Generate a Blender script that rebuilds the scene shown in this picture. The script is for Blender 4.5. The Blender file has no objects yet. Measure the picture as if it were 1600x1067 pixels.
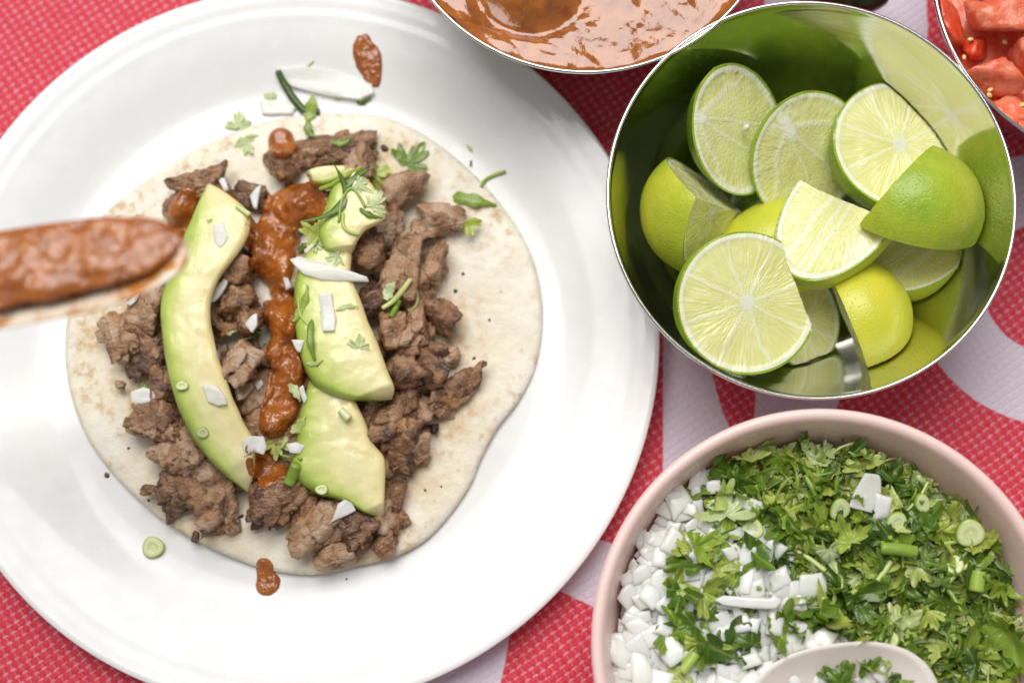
import bpy, bmesh, math, random
import numpy as np
from mathutils import Vector, Matrix
from mathutils.bvhtree import BVHTree

random.seed(7)
SC = bpy.context.scene
COL = SC.collection
MM = 0.001
RAD = math.radians

# ------------------------------------------------------------------ camera
W_PX, H_PX = 1600.0, 1067.0
TILT = RAD(9.0)
DIST = 0.548                      # camera to the point it looks at (table level)
LENS = 50.0
cam_d = bpy.data.cameras.new('camera')
cam_d.lens = LENS; cam_d.sensor_width = 36.0
cam_d.clip_start = 0.02; cam_d.clip_end = 50
cam = bpy.data.objects.new('camera', cam_d)
COL.objects.link(cam); SC.camera = cam
cam.location = (0, -math.sin(TILT)*DIST, math.cos(TILT)*DIST)
cam.rotation_euler = (TILT, 0, 0)
cam_d.dof.use_dof = True
cam_d.dof.focus_distance = 0.503
cam_d.dof.aperture_fstop = 4.6

# ------------------------------------------------------------------ world and lamps (soft daylight from the top of the table)
w = bpy.data.worlds.new('World'); SC.world = w; w.use_nodes = True
bg = w.node_tree.nodes['Background']
bg.inputs[0].default_value = (0.97, 0.98, 1.0, 1); bg.inputs[1].default_value = 0.27

def area(name, loc, target, sx, sy, power, col):
    d = bpy.data.lights.new(name, 'AREA'); d.shape = 'RECTANGLE'; d.size = sx; d.size_y = sy
    d.energy = power; d.color = col
    o = bpy.data.objects.new(name, d); COL.objects.link(o); o.location = loc
    o.rotation_euler = (Vector(target)-Vector(loc)).to_track_quat('-Z', 'Y').to_euler()
    return o
area('window_light', (-0.22, 0.80, 1.55), (0, 0, 0), 1.4, 1.15, 33.5, (1.0, 0.985, 0.965))

SC.view_settings.view_transform = 'Standard'; SC.view_settings.look = 'None'
SC.view_settings.exposure = 0.0; SC.view_settings.gamma = 1.0
SC.cycles.use_denoising = True
SC.cycles.max_bounces = 10; SC.cycles.glossy_bounces = 6; SC.cycles.diffuse_bounces = 5
SC.cycles.sample_clamp_indirect = 6.0

# ------------------------------------------------------------------ pixel -> table helper (millimetres)
CAMP = np.array([0, -math.sin(TILT)*DIST, math.cos(TILT)*DIST])*1000
CR = np.array([1.0, 0, 0]); CU = np.array([0, math.cos(TILT), math.sin(TILT)]); CF = np.array([0, math.sin(TILT), -math.cos(TILT)])
def P(px, py, z=0.0):
    """where the sight line of a photo pixel meets the height z (mm)"""
    k = 36.0/LENS/W_PX
    d = CF + CR*((px-W_PX/2)*k) + CU*((H_PX/2-py)*k)
    t = (z-CAMP[2])/d[2]
    return CAMP + d*t
def PX(z): return P(801, 533, z)[0]-P(800, 533, z)[0]     # mm per pixel at height z
def toX(px, py, z): p = P(px, py, z); return p

# ------------------------------------------------------------------ numpy noise
def _h(ix, iy, iz, seed):
    n = (ix.astype(np.int64)*374761393 + iy.astype(np.int64)*668265263 + iz.astype(np.int64)*2147483647 + seed*1274126177) & 0xFFFFFFFF
    n = ((n ^ (n >> 13))*1274126177) & 0xFFFFFFFF
    n = ((n ^ (n >> 16))*2246822519) & 0xFFFFFFFF
    return ((n ^ (n >> 15)) & 0xFFFFFF)/float(0xFFFFFF)
def vn(p, seed=0):
    p = np.asarray(p, float); i = np.floor(p); f = p-i; f = f*f*(3-2*f); i = i.astype(np.int64)
    r = 0
    for a in (0, 1):
        for b in (0, 1):
            for c in (0, 1):
                wgt = (f[:, 0] if a else 1-f[:, 0])*(f[:, 1] if b else 1-f[:, 1])*(f[:, 2] if c else 1-f[:, 2])
                r = r + wgt*_h(i[:, 0]+a, i[:, 1]+b, i[:, 2]+c, seed)
    return r*2-1
def fbm(p, o=4, seed=0):
    p = np.asarray(p, float); r = 0; a = 0.5
    for k in range(o): r = r+a*vn(p*(2.03**k)+17.3*k, seed+k); a *= 0.5
    return r
def worley(p, seed=0):
    p = np.asarray(p, float); i = np.floor(p).astype(np.int64)
    f1 = np.full(len(p), 9.0); f2 = np.full(len(p), 9.0)
    for a in (-1, 0, 1):
        for b in (-1, 0, 1):
            for c in (-1, 0, 1):
                q = i+np.array([a, b, c])
                o = np.stack([_h(q[:, 0], q[:, 1], q[:, 2], seed+k) for k in (0, 1, 2)], 1)
                d = np.linalg.norm(q+o-p, axis=1)
                n1 = d < f1
                f2 = np.where(n1, f1, np.minimum(f2, d)); f1 = np.where(n1, d, f1)
    return f1, f2
def noise2(x, y, s=1.0, seed=0, o=3):
    x = np.atleast_1d(np.asarray(x, float)); y = np.atleast_1d(np.asarray(y, float))
    return fbm(np.stack([x.ravel()*s, y.ravel()*s, np.zeros(x.size)+seed*3.7], 1), o, seed).reshape(x.shape)
def sstep(a, b, x): t = np.clip((x-a)/(b-a), 0, 1); return t*t*(3-2*t)

# ------------------------------------------------------------------ node helpers
def srgb(r, g, b):
    f = lambda c: c/12.92 if c <= 0.04045 else ((c+0.055)/1.055)**2.4
    return (f(r/255), f(g/255), f(b/255), 1)
class M:
    def __init__(s, name):
        s.m = bpy.data.materials.new(name); s.m.use_nodes = True
        s.t = s.m.node_tree; s.b = s.t.nodes['Principled BSDF']; s.out = s.t.nodes['Material Output']
    def n(s, typ, **kw):
        nd = s.t.nodes.new(typ)
        for k, v in kw.items(): setattr(nd, k, v)
        return nd
    def l(s, a, b): s.t.links.new(a, b); return b
    def set(s, **kw):
        for k, v in kw.items():
            i = s.b.inputs[k.replace('_', ' ')]
            if hasattr(v, 'is_output'): s.l(v, i)
            else: i.default_value = v
        return s
    def v(s, x, sock):
        if hasattr(x, 'is_output'): s.l(x, sock)
        else: sock.default_value = x
    def math(s, op, a, b=0.0, clamp=False):
        nd = s.n('ShaderNodeMath', operation=op); nd.use_clamp = clamp
        s.v(a, nd.inputs[0]); s.v(b, nd.inputs[1]); return nd.outputs[0]
    def vm(s, op, a, b=(0, 0, 0), out=0):
        nd = s.n('ShaderNodeVectorMath', operation=op); s.v(a, nd.inputs[0])
        if op == 'SCALE': s.v(b, nd.inputs[3])
        else: s.v(b, nd.inputs[1])
        return nd.outputs[out]
    def mr(s, x, a, b, c=0.0, d=1.0):
        nd = s.n('ShaderNodeMapRange', interpolation_type='SMOOTHSTEP'); s.v(x, nd.inputs[0])
        for k, q in enumerate((a, b, c, d)): s.v(q, nd.inputs[k+1])
        return nd.outputs[0]
    def mix(s, f, a, b, bt='MIX'):
        nd = s.n('ShaderNodeMix', data_type='RGBA', blend_type=bt); s.v(f, nd.inputs[0]); s.v(a, nd.inputs[6]); s.v(b, nd.inputs[7]); return nd.outputs[2]
    def ramp(s, x, stops, interp='LINEAR'):
        nd = s.n('ShaderNodeValToRGB'); s.v(x, nd.inputs[0]); e = nd.color_ramp.elements; nd.color_ramp.interpolation = interp
        while len(e) < len(stops): e.new(0.5)
        for k, (p, c) in enumerate(stops): e[k].position = p; e[k].color = c
        return nd.outputs[0]
    def obj_mm(s):
        tc = s.n('ShaderNodeTexCoord'); return s.vm('SCALE', tc.outputs['Object'], 1000.0)
    def pos_mm(s):
        g = s.n('ShaderNodeNewGeometry'); return s.vm('SCALE', g.outputs['Position'], 1000.0)
    def noise(s, vec, scale, detail=3.0, rough=0.5, dist=0.0):
        nd = s.n('ShaderNodeTexNoise'); s.v(vec, nd.inputs['Vector']); nd.inputs['Scale'].default_value = scale
        nd.inputs['Detail'].default_value = detail; nd.inputs['Roughness'].default_value = rough; nd.inputs['Distortion'].default_value = dist
        return nd.outputs[0]
    def vor(s, vec, scale, feature='F1', out=0):
        nd = s.n('ShaderNodeTexVoronoi', feature=feature); s.v(vec, nd.inputs['Vector']); nd.inputs['Scale'].default_value = scale
        return nd.outputs[out]
    def attr(s, name):
        return s.n('ShaderNodeAttribute', attribute_name=name).outputs['Fac']
    def rnd(s): return s.n('ShaderNodeObjectInfo').outputs['Random']
    def bump(s, h, dist_mm, strength=1.0):
        nd = s.n('ShaderNodeBump'); s.v(h, nd.inputs['Height']); nd.inputs['Distance'].default_value = dist_mm*MM
        nd.inputs['Strength'].default_value = strength; s.l(nd.outputs[0], s.b.inputs['Normal']); return nd.outputs[0]
    def sss(s, weight, radius, scale_mm):
        s.b.inputs['Subsurface Weight'].default_value = weight; s.b.inputs['Subsurface Radius'].default_value = radius
        s.b.inputs['Subsurface Scale'].default_value = scale_mm*MM; return s

# ------------------------------------------------------------------ materials
def mat_cloth():
    m = M('woven_cloth'); p = m.obj_mm()
    wob = m.noise(p, 0.03, 2)
    mp = m.n('ShaderNodeMapping'); m.l(p, mp.inputs[0]); mp.inputs['Rotation'].default_value = (0, 0, RAD(-34))
    sx = m.n('ShaderNodeSeparateXYZ'); m.l(mp.outputs[0], sx.inputs[0])
    wb = m.math('MULTIPLY', wob, 0.9)
    u = m.math('ADD', m.math('DIVIDE', sx.outputs[0], 3.4), wb); v = m.math('ADD', m.math('DIVIDE', sx.outputs[1], 2.9), wb)
    fu = m.math('ABSOLUTE', m.math('SUBTRACT', m.math('FRACT', u), 0.5)); fv = m.math('ABSOLUTE', m.math('SUBTRACT', m.math('FRACT', v), 0.5))
    nz = m.noise(p, 0.55, 2); nz2 = m.noise(p, 0.14, 2)
    row = m.mr(m.math('ADD', fv, m.math('MULTIPLY', m.math('SUBTRACT', nz, 0.5), 0.30)), 0.31, 0.42)
    colm = m.mr(m.math('ADD', fu, m.math('MULTIPLY', m.math('SUBTRACT', nz, 0.5), 0.12)), 0.38, 0.46)
    dash = m.mr(fu, 0.10, 0.30, 0.06, 1.0)
    lt = m.math('MAXIMUM', m.math('MULTIPLY', row, dash), m.math('MULTIPLY', colm, 0.42))
    lt = m.math('MULTIPLY', lt, m.mr(nz2, 0.3, 0.65, 0.55, 1.0))
    red = m.mix(m.mr(nz, 0.3, 0.7), (0.60, 0.032, 0.052, 1), (0.70, 0.055, 0.078, 1))
    redc = m.mix(m.math('MULTIPLY', lt, 0.8), red, (0.84, 0.38, 0.48, 1))
    lil = m.mix(m.math('MULTIPLY', m.math('MAXIMUM', row, colm), 0.3), (0.70, 0.62, 0.71, 1), (0.80, 0.74, 0.80, 1))
    lil = m.mix(m.mr(nz2, 0.35, 0.7, 0, 0.25), lil, (0.66, 0.58, 0.69, 1))
    sd = m.math('ADD', m.attr('motif'), m.math('MULTIPLY', m.math('SUBTRACT', m.noise(p, 0.5, 2), 0.5), 0.9))
    c = m.mix(m.mr(sd, -0.35, 0.35), lil, redc)
    h = m.math('SUBTRACT', 1.0, m.math('MAXIMUM', m.math('POWER', m.math('MULTIPLY', fu, 2), 3), m.math('POWER', m.math('MULTIPLY', fv, 2), 3)))
    m.set(Base_Color=c, Roughness=0.62, Specular_IOR_Level=0.3); m.bump(h, 0.35, 0.7)
    return m.m
def mat_simple(name, col, rough=0.4, spec=0.5, coat=0.0, sss=None, metal=0.0):
    m = M(name); m.set(Base_Color=col, Roughness=rough, Specular_IOR_Level=spec, Coat_Weight=coat, Coat_Roughness=0.05, Metallic=metal)
    if sss: m.sss(*sss)
    return m.m
def mat_ceramic():
    m = M('white_ceramic'); p = m.obj_mm()
    n = m.noise(p, 0.02, 3)
    sp = m.mr(m.vor(p, 0.045), 0.0, 0.018, 1, 0)
    c = m.mix(n, (0.81, 0.805, 0.79, 1), (0.84, 0.835, 0.82, 1)); c = m.mix(m.math('MULTIPLY', sp, 0.45), c, (0.3, 0.27, 0.24, 1))
    m.set(Base_Color=c, Roughness=m.mr(m.noise(p, 0.12, 4), 0.3, 0.7, 0.16, 0.30), Specular_IOR_Level=0.45, Coat_Weight=0.25, Coat_Roughness=0.06)
    m.bump(m.noise(p, 0.05, 2), 0.25, 0.3)
    return m.m
def mat_tortilla():
    m = M('flour_tortilla'); p = m.obj_mm()
    n1 = m.noise(p, 0.045, 4, 0.6, 0.5); n2 = m.noise(p, 0.22, 4, 0.6); n3 = m.noise(p, 1.3, 3)
    c = m.mix(m.mr(n1, 0.35, 0.68), (0.90, 0.865, 0.75, 1), (0.86, 0.785, 0.60, 1))
    toast = m.math('MULTIPLY', m.mr(n2, 0.48, 0.68), m.mr(m.noise(p, 0.030, 2), 0.40, 0.60))
    c = m.mix(m.math('MULTIPLY', toast, 0.9), c, (0.60, 0.38, 0.17, 1))
    spots = m.mr(m.vor(p, 0.085), 0.03, 0.10, 1, 0)
    c = m.mix(m.math('MULTIPLY', spots, 0.5), c, (0.45, 0.25, 0.11, 1))
    c = m.mix(m.math('MULTIPLY', m.attr('juice'), m.mr(n2, 0.25, 0.6, 0.3, 1.0)), c, (0.62, 0.42, 0.19, 1))
    c = m.mix(m.mr(n3, 0.3, 0.75, 0, 0.22), c, (0.88, 0.85, 0.78, 1))
    m.set(Base_Color=c, Roughness=m.mr(n2, 0.35, 0.7, 0.42, 0.7), Specular_IOR_Level=0.35); pass
    h = m.math('ADD', m.math('MULTIPLY', n2, 1.0), m.math('ADD', m.math('MULTIPLY', n3, 0.35), m.math('MULTIPLY', m.noise(p, 0.09, 2), 2.2))); m.bump(h, 0.75, 0.75)
    return m.m
def mat_meat():
    m = M('seared_beef'); p = m.obj_mm(); r = m.rnd()
    off = m.vm('ADD', p, m.vm('SCALE', m.n('ShaderNodeObjectInfo').outputs['Location'], 7000.0))
    st = m.n('ShaderNodeMapping'); m.l(off, st.inputs[0]); st.inputs['Scale'].default_value = (0.45, 1.5, 1.2)
    n1 = m.noise(off, 0.16, 4, 0.62, 0.7); n2 = m.noise(off, 0.9, 4, 0.6); nf = m.noise(st.outputs[0], 0.8, 3, 0.6, 0.4)
    cl = m.math('ADD', m.math('MULTIPLY', m.attr('cell'), 0.75), m.math('ADD', m.math('MULTIPLY', m.math('SUBTRACT', n1, 0.5), 0.9), m.math('MULTIPLY', m.math('SUBTRACT', r, 0.46), 0.60)))
    c = m.ramp(cl, [(0.0, (0.085, 0.036, 0.016, 1)), (0.22, (0.205, 0.092, 0.040, 1)), (0.42, (0.340, 0.175, 0.084, 1)), (0.62, (0.450, 0.275, 0.160, 1)), (0.85, (0.560, 0.390, 0.265, 1))])
    c = m.mix(m.mr(nf, 0.48, 0.74, 0, 0.45), c, (0.62, 0.43, 0.28, 1))
    c = m.mix(m.mr(m.noise(off, 0.12, 2), 0.56, 0.70, 0, 0.55), c, (0.46, 0.220, 0.080, 1))
    char = m.math('MULTIPLY', m.mr(m.noise(off, 0.14, 3, 0.7), 0.59, 0.70), m.mr(n2, 0.42, 0.58))
    c = m.mix(m.math('MULTIPLY', char, 0.85), c, (0.030, 0.017, 0.012, 1))
    c = m.mix(m.mr(m.vor(off, 0.40), 0.04, 0.09, 0.8, 0), c, (0.05, 0.025, 0.016, 1))
    m.set(Base_Color=c, Roughness=m.mr(m.noise(off, 0.35, 2), 0.35, 0.65, 0.13, 0.50), Specular_IOR_Level=0.65)
    h = m.math('ADD', m.math('MULTIPLY', nf, 1.2), m.math('ADD', m.math('MULTIPLY', n2, 0.7), m.math('MULTIPLY', m.noise(off, 2.0, 2), 0.35)))
    m.bump(h, 0.60, 1.0)
    return m.m
def mat_avocado():
    m = M('avocado_flesh'); p = m.obj_mm(); s = m.attr('across')
    n = m.noise(p, 0.10, 3, 0.5, 0.4); n2 = m.noise(p, 0.55, 3)
    x = m.math('ADD', s, m.math('MULTIPLY', m.math('SUBTRACT', n, 0.5), 0.20))
    c = m.ramp(x, [(0.0, (0.26, 0.38, 0.045, 1)), (0.10, (0.40, 0.53, 0.085, 1)), (0.25, (0.60, 0.67, 0.19, 1)), (0.42, (0.79, 0.77, 0.36, 1)), (0.70, (0.86, 0.78, 0.44, 1)), (1.0, (0.84, 0.71, 0.34, 1))])
    c = m.mix(m.math('MULTIPLY', m.mr(m.noise(p, 0.3, 3, 0.6), 0.62, 0.76), 0.3), c, (0.60, 0.60, 0.14, 1))
    m.set(Base_Color=c, Roughness=m.mr(m.noise(p, 0.25, 3), 0.35, 0.65, 0.16, 0.45), Specular_IOR_Level=0.5); m.sss(0.3, (0.9, 1.0, 0.35), 2.5)
    kn = m.n('ShaderNodeMapping'); m.l(p, kn.inputs[0]); kn.inputs['Rotation'].default_value = (0, 0, 0.25); kn.inputs['Scale'].default_value = (1.0, 0.10, 1.0)
    m.bump(m.math('ADD', m.noise(p, 0.16, 3), m.math('ADD', m.math('MULTIPLY', n2, 0.35), m.math('MULTIPLY', m.noise(kn.outputs[0], 0.7, 2), 0.5))), 0.40, 0.6)
    return m.m
def mat_salsa(name, dark=1.0, rel=0.6):
    m = M(name); p = m.pos_mm()
    n = m.noise(p, 0.14, 4, 0.6, 0.6); n2 = m.noise(p, 0.75, 3, 0.6); g = m.noise(p, 2.2, 2)
    c = m.mix(m.mr(n, 0.3, 0.7), (0.29*dark, 0.073*dark, 0.009*dark, 1), (0.46*dark, 0.142*dark, 0.017*dark, 1))
    c = m.mix(m.mr(n2, 0.55, 0.78, 0, 0.6), c, (0.52*dark, 0.18*dark, 0.028*dark, 1))
    c = m.mix(m.mr(m.vor(p, 0.5), 0.05, 0.16, 0.65, 0), c, (0.15, 0.03, 0.01, 1))
    m.set(Base_Color=c, Roughness=0.10, Specular_IOR_Level=0.8); pass
    h = m.math('ADD', m.math('MULTIPLY', m.noise(p, 0.33, 3, 0.55), 2.0), m.math('ADD', m.math('MULTIPLY', n2, 0.35), m.math('MULTIPLY', g, 0.10)))
    m.bump(h, rel, 0.8)
    return m.m
def mat_rind():
    m = M('lime_rind'); p = m.obj_mm(); yl = m.attr('yellow')
    n = m.noise(p, 0.05, 3, 0.55); n2 = m.noise(p, 0.5, 3)
    x = m.math('ADD', yl, m.math('MULTIPLY', m.math('SUBTRACT', n, 0.5), 0.9))
    c = m.ramp(x, [(0.0, (0.11, 0.20, 0.012, 1)), (0.35, (0.30, 0.44, 0.025, 1)), (0.65, (0.51, 0.56, 0.035, 1)), (1.0, (0.68, 0.63, 0.05, 1))])
    c = m.mix(m.mr(n2, 0.5, 0.75, 0, 0.25), c, (0.62, 0.68, 0.14, 1))
    m.set(Base_Color=c, Roughness=0.33, Specular_IOR_Level=0.5); pass
    h = m.math('ADD', m.mr(m.vor(p, 0.75), 0.0, 0.5), m.math('MULTIPLY', m.noise(p, 0.12, 2), 1.6)); m.bump(h, 0.28, 0.4)
    return m.m
def mat_flesh():
    m = M('lime_flesh'); p = m.obj_mm()
    sp = m.n('ShaderNodeSeparateXYZ'); m.l(p, sp.inputs[0]); x, y, z = sp.outputs
    wob = m.math('SUBTRACT', m.noise(p, 0.11, 2), 0.5)
    r = m.math('SQRT', m.math('ADD', m.math('MULTIPLY', x, x), m.math('MULTIPLY', y, y)))
    th = m.math('ADD', m.math('ARCTAN2', y, x), m.math('MULTIPLY', wob, 0.3))
    t = m.math('MULTIPLY', m.math('ADD', th, 10.0), 8.0/(2*math.pi))
    ed = m.math('SUBTRACT', 0.5, m.math('ABSOLUTE', m.math('SUBTRACT', m.math('FRACT', t), 0.5)))
    dm = m.math('MULTIPLY', m.math('MULTIPLY', ed, 2*math.pi/8.0), r)
    memb = m.mr(dm, 0.10, 0.95, 1, 0)
    core = m.mr(m.math('ADD', r, m.math('MULTIPLY', wob, 3.5)), 1.6, 3.4, 1, 0)
    q = m.attr('shell')
    pith = m.mr(m.math('ADD', q, m.math('MULTIPLY', wob, 0.03)), 0.875, 0.925)
    rind = m.mr(q, 0.962, 0.975)
    ln = m.vm('NORMALIZE', p)
    vec = m.vm('ADD', m.vm('SCALE', ln, 11.0), m.vm('SCALE', p, 0.05))
    ves = m.noise(vec, 1.6, 3, 0.55); ves2 = m.vor(vec, 1.5)
    pulp = m.mix(m.mr(ves, 0.25, 0.78), (0.75, 0.76, 0.29, 1), (0.86, 0.85, 0.52, 1))
    pulp = m.mix(m.mr(ves2, 0.05, 0.35, 0.35, 0), pulp, (0.88, 0.89, 0.62, 1))
    pulp = m.mix(m.mr(m.noise(p, 0.07, 2), 0.4, 0.65, 0, 0.4), pulp, (0.70, 0.66, 0.20, 1))
    wn = m.n('ShaderNodeTexWhiteNoise', noise_dimensions='1D'); m.l(m.math('FLOOR', t), wn.inputs['W'])
    pulp = m.mix(m.math('MULTIPLY', wn.outputs['Value'], 0.40), pulp, (0.66, 0.66, 0.18, 1))
    white = m.math('MAXIMUM', m.math('MAXIMUM', m.math('MULTIPLY', memb, 0.55), core), m.math('MULTIPLY', pith, 0.8))
    c = m.mix(white, pulp, (0.86, 0.86, 0.70, 1))
    c = m.mix(rind, c, (0.30, 0.43, 0.035, 1))
    m.set(Base_Color=c, Roughness=m.mr(ves, 0.3, 0.7, 0.10, 0.30), Specular_IOR_Level=0.5); m.sss(0.4, (0.9, 1.0, 0.4), 3.0)
    m.bump(m.math('ADD', m.math('ADD', ves, m.math('MULTIPLY', ves2, -0.8)), m.math('MULTIPLY', white, 0.9)), 0.45, 0.6)
    return m.m
def mat_steel():
    m = M('polished_steel'); p = m.obj_mm()
    st = m.n('ShaderNodeMapping'); m.l(p, st.inputs[0]); st.inputs['Scale'].default_value = (0.2, 0.2, 3.0)
    sp = m.mr(m.vor(p, 0.11), 0.02, 0.06, 1, 0)
    m.set(Base_Color=m.mix(m.math('MULTIPLY', sp, 0.25), (0.74, 0.74, 0.70, 1), (0.36, 0.36, 0.31, 1)), Metallic=1.0, Roughness=m.math('ADD', m.mr(m.noise(st.outputs[0], 0.4, 3), 0.3, 0.7, 0.07, 0.15), m.math('ADD', m.math('MULTIPLY', sp, 0.3), m.mr(m.n('ShaderNodeSeparateXYZ').outputs[2], 3.0, 6.0, 0.32, 0.0))))
    sep = [n_ for n_ in m.t.nodes if n_.bl_idname == 'ShaderNodeSeparateXYZ'][0]; m.l(p, sep.inputs[0])
    m.bump(m.noise(p, 0.03, 2), 0.5, 0.3)
    return m.m
def mat_leaf():
    m = M('cilantro_leaf'); p = m.obj_mm(); r = m.rnd(); ve = m.attr('vein'); tone = m.attr('tone')
    n = m.noise(p, 0.3, 3, 0.6)
    x = m.math('ADD', m.math('ADD', m.math('MULTIPLY', r, 0.92), m.math('MULTIPLY', m.math('SUBTRACT', n, 0.5), 0.35)), tone)
    c = m.ramp(x, [(0.0, (0.045, 0.105, 0.010, 1)), (0.36, (0.125, 0.225, 0.018, 1)), (0.60, (0.265, 0.385, 0.036, 1)), (0.82, (0.49, 0.56, 0.095, 1)), (1.0, (0.62, 0.71, 0.38, 1))])
    c = m.mix(m.math('MULTIPLY', ve, 0.35), c, (0.45, 0.58, 0.16, 1))
    m.set(Base_Color=c, Roughness=0.27, Specular_IOR_Level=0.6)
    m.bump(m.math('ADD', m.noise(p, 0.9, 2), m.math('MULTIPLY', ve, -0.8)), 0.35, 0.6)
    tr = m.n('ShaderNodeBsdfTranslucent'); m.l(m.mix(1.0, c, (1.0, 1.0, 0.35, 1), 'MULTIPLY'), tr.inputs[0])
    mx = m.n('ShaderNodeMixShader'); mx.inputs[0].default_value = 0.18; m.l(m.b.outputs[0], mx.inputs[1]); m.l(tr.outputs[0], mx.inputs[2]); m.l(mx.outputs[0], m.out.inputs[0])
    return m.m
def mat_stem():
    m = M('green_stem'); p = m.obj_mm(); r = m.rnd()
    c = m.ramp(m.math('ADD', m.math('MULTIPLY', r, 0.8), m.math('MULTIPLY', m.noise(p, 0.3, 2), 0.3)), [(0.1, (0.16, 0.30, 0.03, 1)), (0.5, (0.38, 0.52, 0.08, 1)), (0.95, (0.66, 0.72, 0.30, 1))])
    m.set(Base_Color=c, Roughness=0.32, Specular_IOR_Level=0.5); m.bump(m.noise(p, 0.7, 2), 0.2, 0.5)
    return m.m
def mat_scallion():
    m = M('scallion'); p = m.obj_mm(); a = m.attr('across')
    c = m.ramp(m.math('ADD', a, m.math('MULTIPLY', m.math('SUBTRACT', m.noise(p, 0.4, 2), 0.5), 0.2)), [(0.0, (0.72, 0.76, 0.42, 1)), (0.4, (0.60, 0.68, 0.28, 1)), (0.6, (0.74, 0.78, 0.48, 1)), (0.85, (0.62, 0.70, 0.30, 1)), (1.0, (0.36, 0.50, 0.09, 1))])
    m.set(Base_Color=c, Roughness=0.28, Specular_IOR_Level=0.5); m.bump(m.noise(p, 0.5, 2), 0.25, 0.5)
    return m.m
def mat_onion(name, clear):
    m = M(name); p = m.obj_mm(); r = m.rnd()
    st = m.n('ShaderNodeMapping'); m.l(p, st.inputs[0]); st.inputs['Scale'].default_value = (0.25, 1.6, 1.0)
    n = m.noise(st.outputs[0], 0.6, 3)
    c = m.mix(m.mr(n, 0.3, 0.7), (0.95, 0.945, 0.90, 1), (0.92, 0.925, 0.85, 1)); c = m.mix(m.mr(r, 0.6, 1.0, 0, 0.4), c, (0.88, 0.89, 0.74, 1))
    m.set(Base_Color=c, Roughness=0.22, Specular_IOR_Level=0.5)
    m.bump(n, 0.22, 0.5)
    m.sss(0.6, (1.0, 0.98, 0.90), 2.5)
    tp = m.n('ShaderNodeBsdfTransparent'); mx = m.n('ShaderNodeMixShader'); mx.inputs[0].default_value = clear
    m.l(m.b.outputs[0], mx.inputs[1]); m.l(tp.outputs[0], mx.inputs[2]); m.l(mx.outputs[0], m.out.inputs[0])
    return m.m
def mat_tomato(name, a, b):
    m = M(name); p = m.obj_mm()
    n = m.noise(p, 0.16, 4, 0.6); n2 = m.noise(p, 0.8, 3)
    c = m.mix(m.mr(n, 0.35, 0.68), a, b); c = m.mix(m.mr(n2, 0.55, 0.75, 0, 0.4), c, (0.80, 0.36, 0.24, 1))
    m.set(Base_Color=c, Roughness=0.22, Specular_IOR_Level=0.5); m.sss(0.3, (1, 0.3, 0.15), 2.0)
    m.bump(m.math('ADD', n, m.math('MULTIPLY', n2, 0.5)), 0.7, 0.7)
    return m.m
def mat_pink():
    m = M('pink_plastic'); p = m.obj_mm()
    m.set(Base_Color=m.mix(m.noise(p, 0.03, 3), (0.95, 0.67, 0.61, 1), (0.96, 0.71, 0.66, 1)), Roughness=m.mr(m.noise(p, 0.2, 4), 0.3, 0.7, 0.25, 0.36), Specular_IOR_Level=0.45); m.sss(0.35, (1, 0.45, 0.35), 5.0)
    m.bump(m.noise(p, 0.06, 2), 0.15, 0.3)
    return m.m

CLOTH = mat_cloth(); CERAM = mat_ceramic(); TORT = mat_tortilla(); MEAT = mat_meat(); AVO = mat_avocado()
SALSA = mat_salsa('red_salsa'); POOL = mat_salsa('bowl_salsa_red', 0.88, 0.10); RIND = mat_rind(); FLESH = mat_flesh(); STEEL = mat_steel(); LEAF = mat_leaf()
STEM = mat_stem(); SCAL = mat_scallion(); ONION = mat_onion('raw_onion', 0.10); ONIONT = mat_onion('thin_onion', 0.26); PINK = mat_pink()
TOMF = mat_tomato('tomato_flesh', (0.78, 0.14, 0.06, 1), (0.84, 0.30, 0.18, 1)); TOMS = mat_tomato('tomato_skin', (0.70, 0.065, 0.022, 1), (0.78, 0.11, 0.04, 1))
SEED = mat_simple('tomato_seed', (0.80, 0.58, 0.22, 1), 0.25, 0.5, 0, (0.3, (1, .7, .3), 1.0))
LSEED = mat_simple('lime_seed', (0.84, 0.80, 0.66, 1), 0.35, 0.5)
WPLAS = mat_simple('cream_plastic', (0.90, 0.80, 0.73, 1), 0.30, 0.5, 0.0, (0.3, (1, 0.8, 0.6), 3.0))
def mat_stained():
    m = M('stained_spoon_plastic'); p = m.obj_mm(); n = m.noise(p, 0.09, 4, 0.6)
    m.set(Base_Color=m.mix(m.mr(n, 0.44, 0.60), (0.86, 0.74, 0.58, 1), (0.55, 0.21, 0.04, 1)), Roughness=0.2, Specular_IOR_Level=0.55); return m.m
CREAM = mat_stained()
DARKG = mat_simple('dark_green_skin', (0.018, 0.045, 0.012, 1), 0.22, 0.5)
BEAN = mat_simple('onion_browned', (0.40, 0.27, 0.17, 1), 0.25, 0.5, 0.2, (0.3, (1, .6, .4), 1.5))
CHAR = mat_simple('charred_crumb', (0.05, 0.03, 0.02, 1), 0.5, 0.4)

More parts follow.
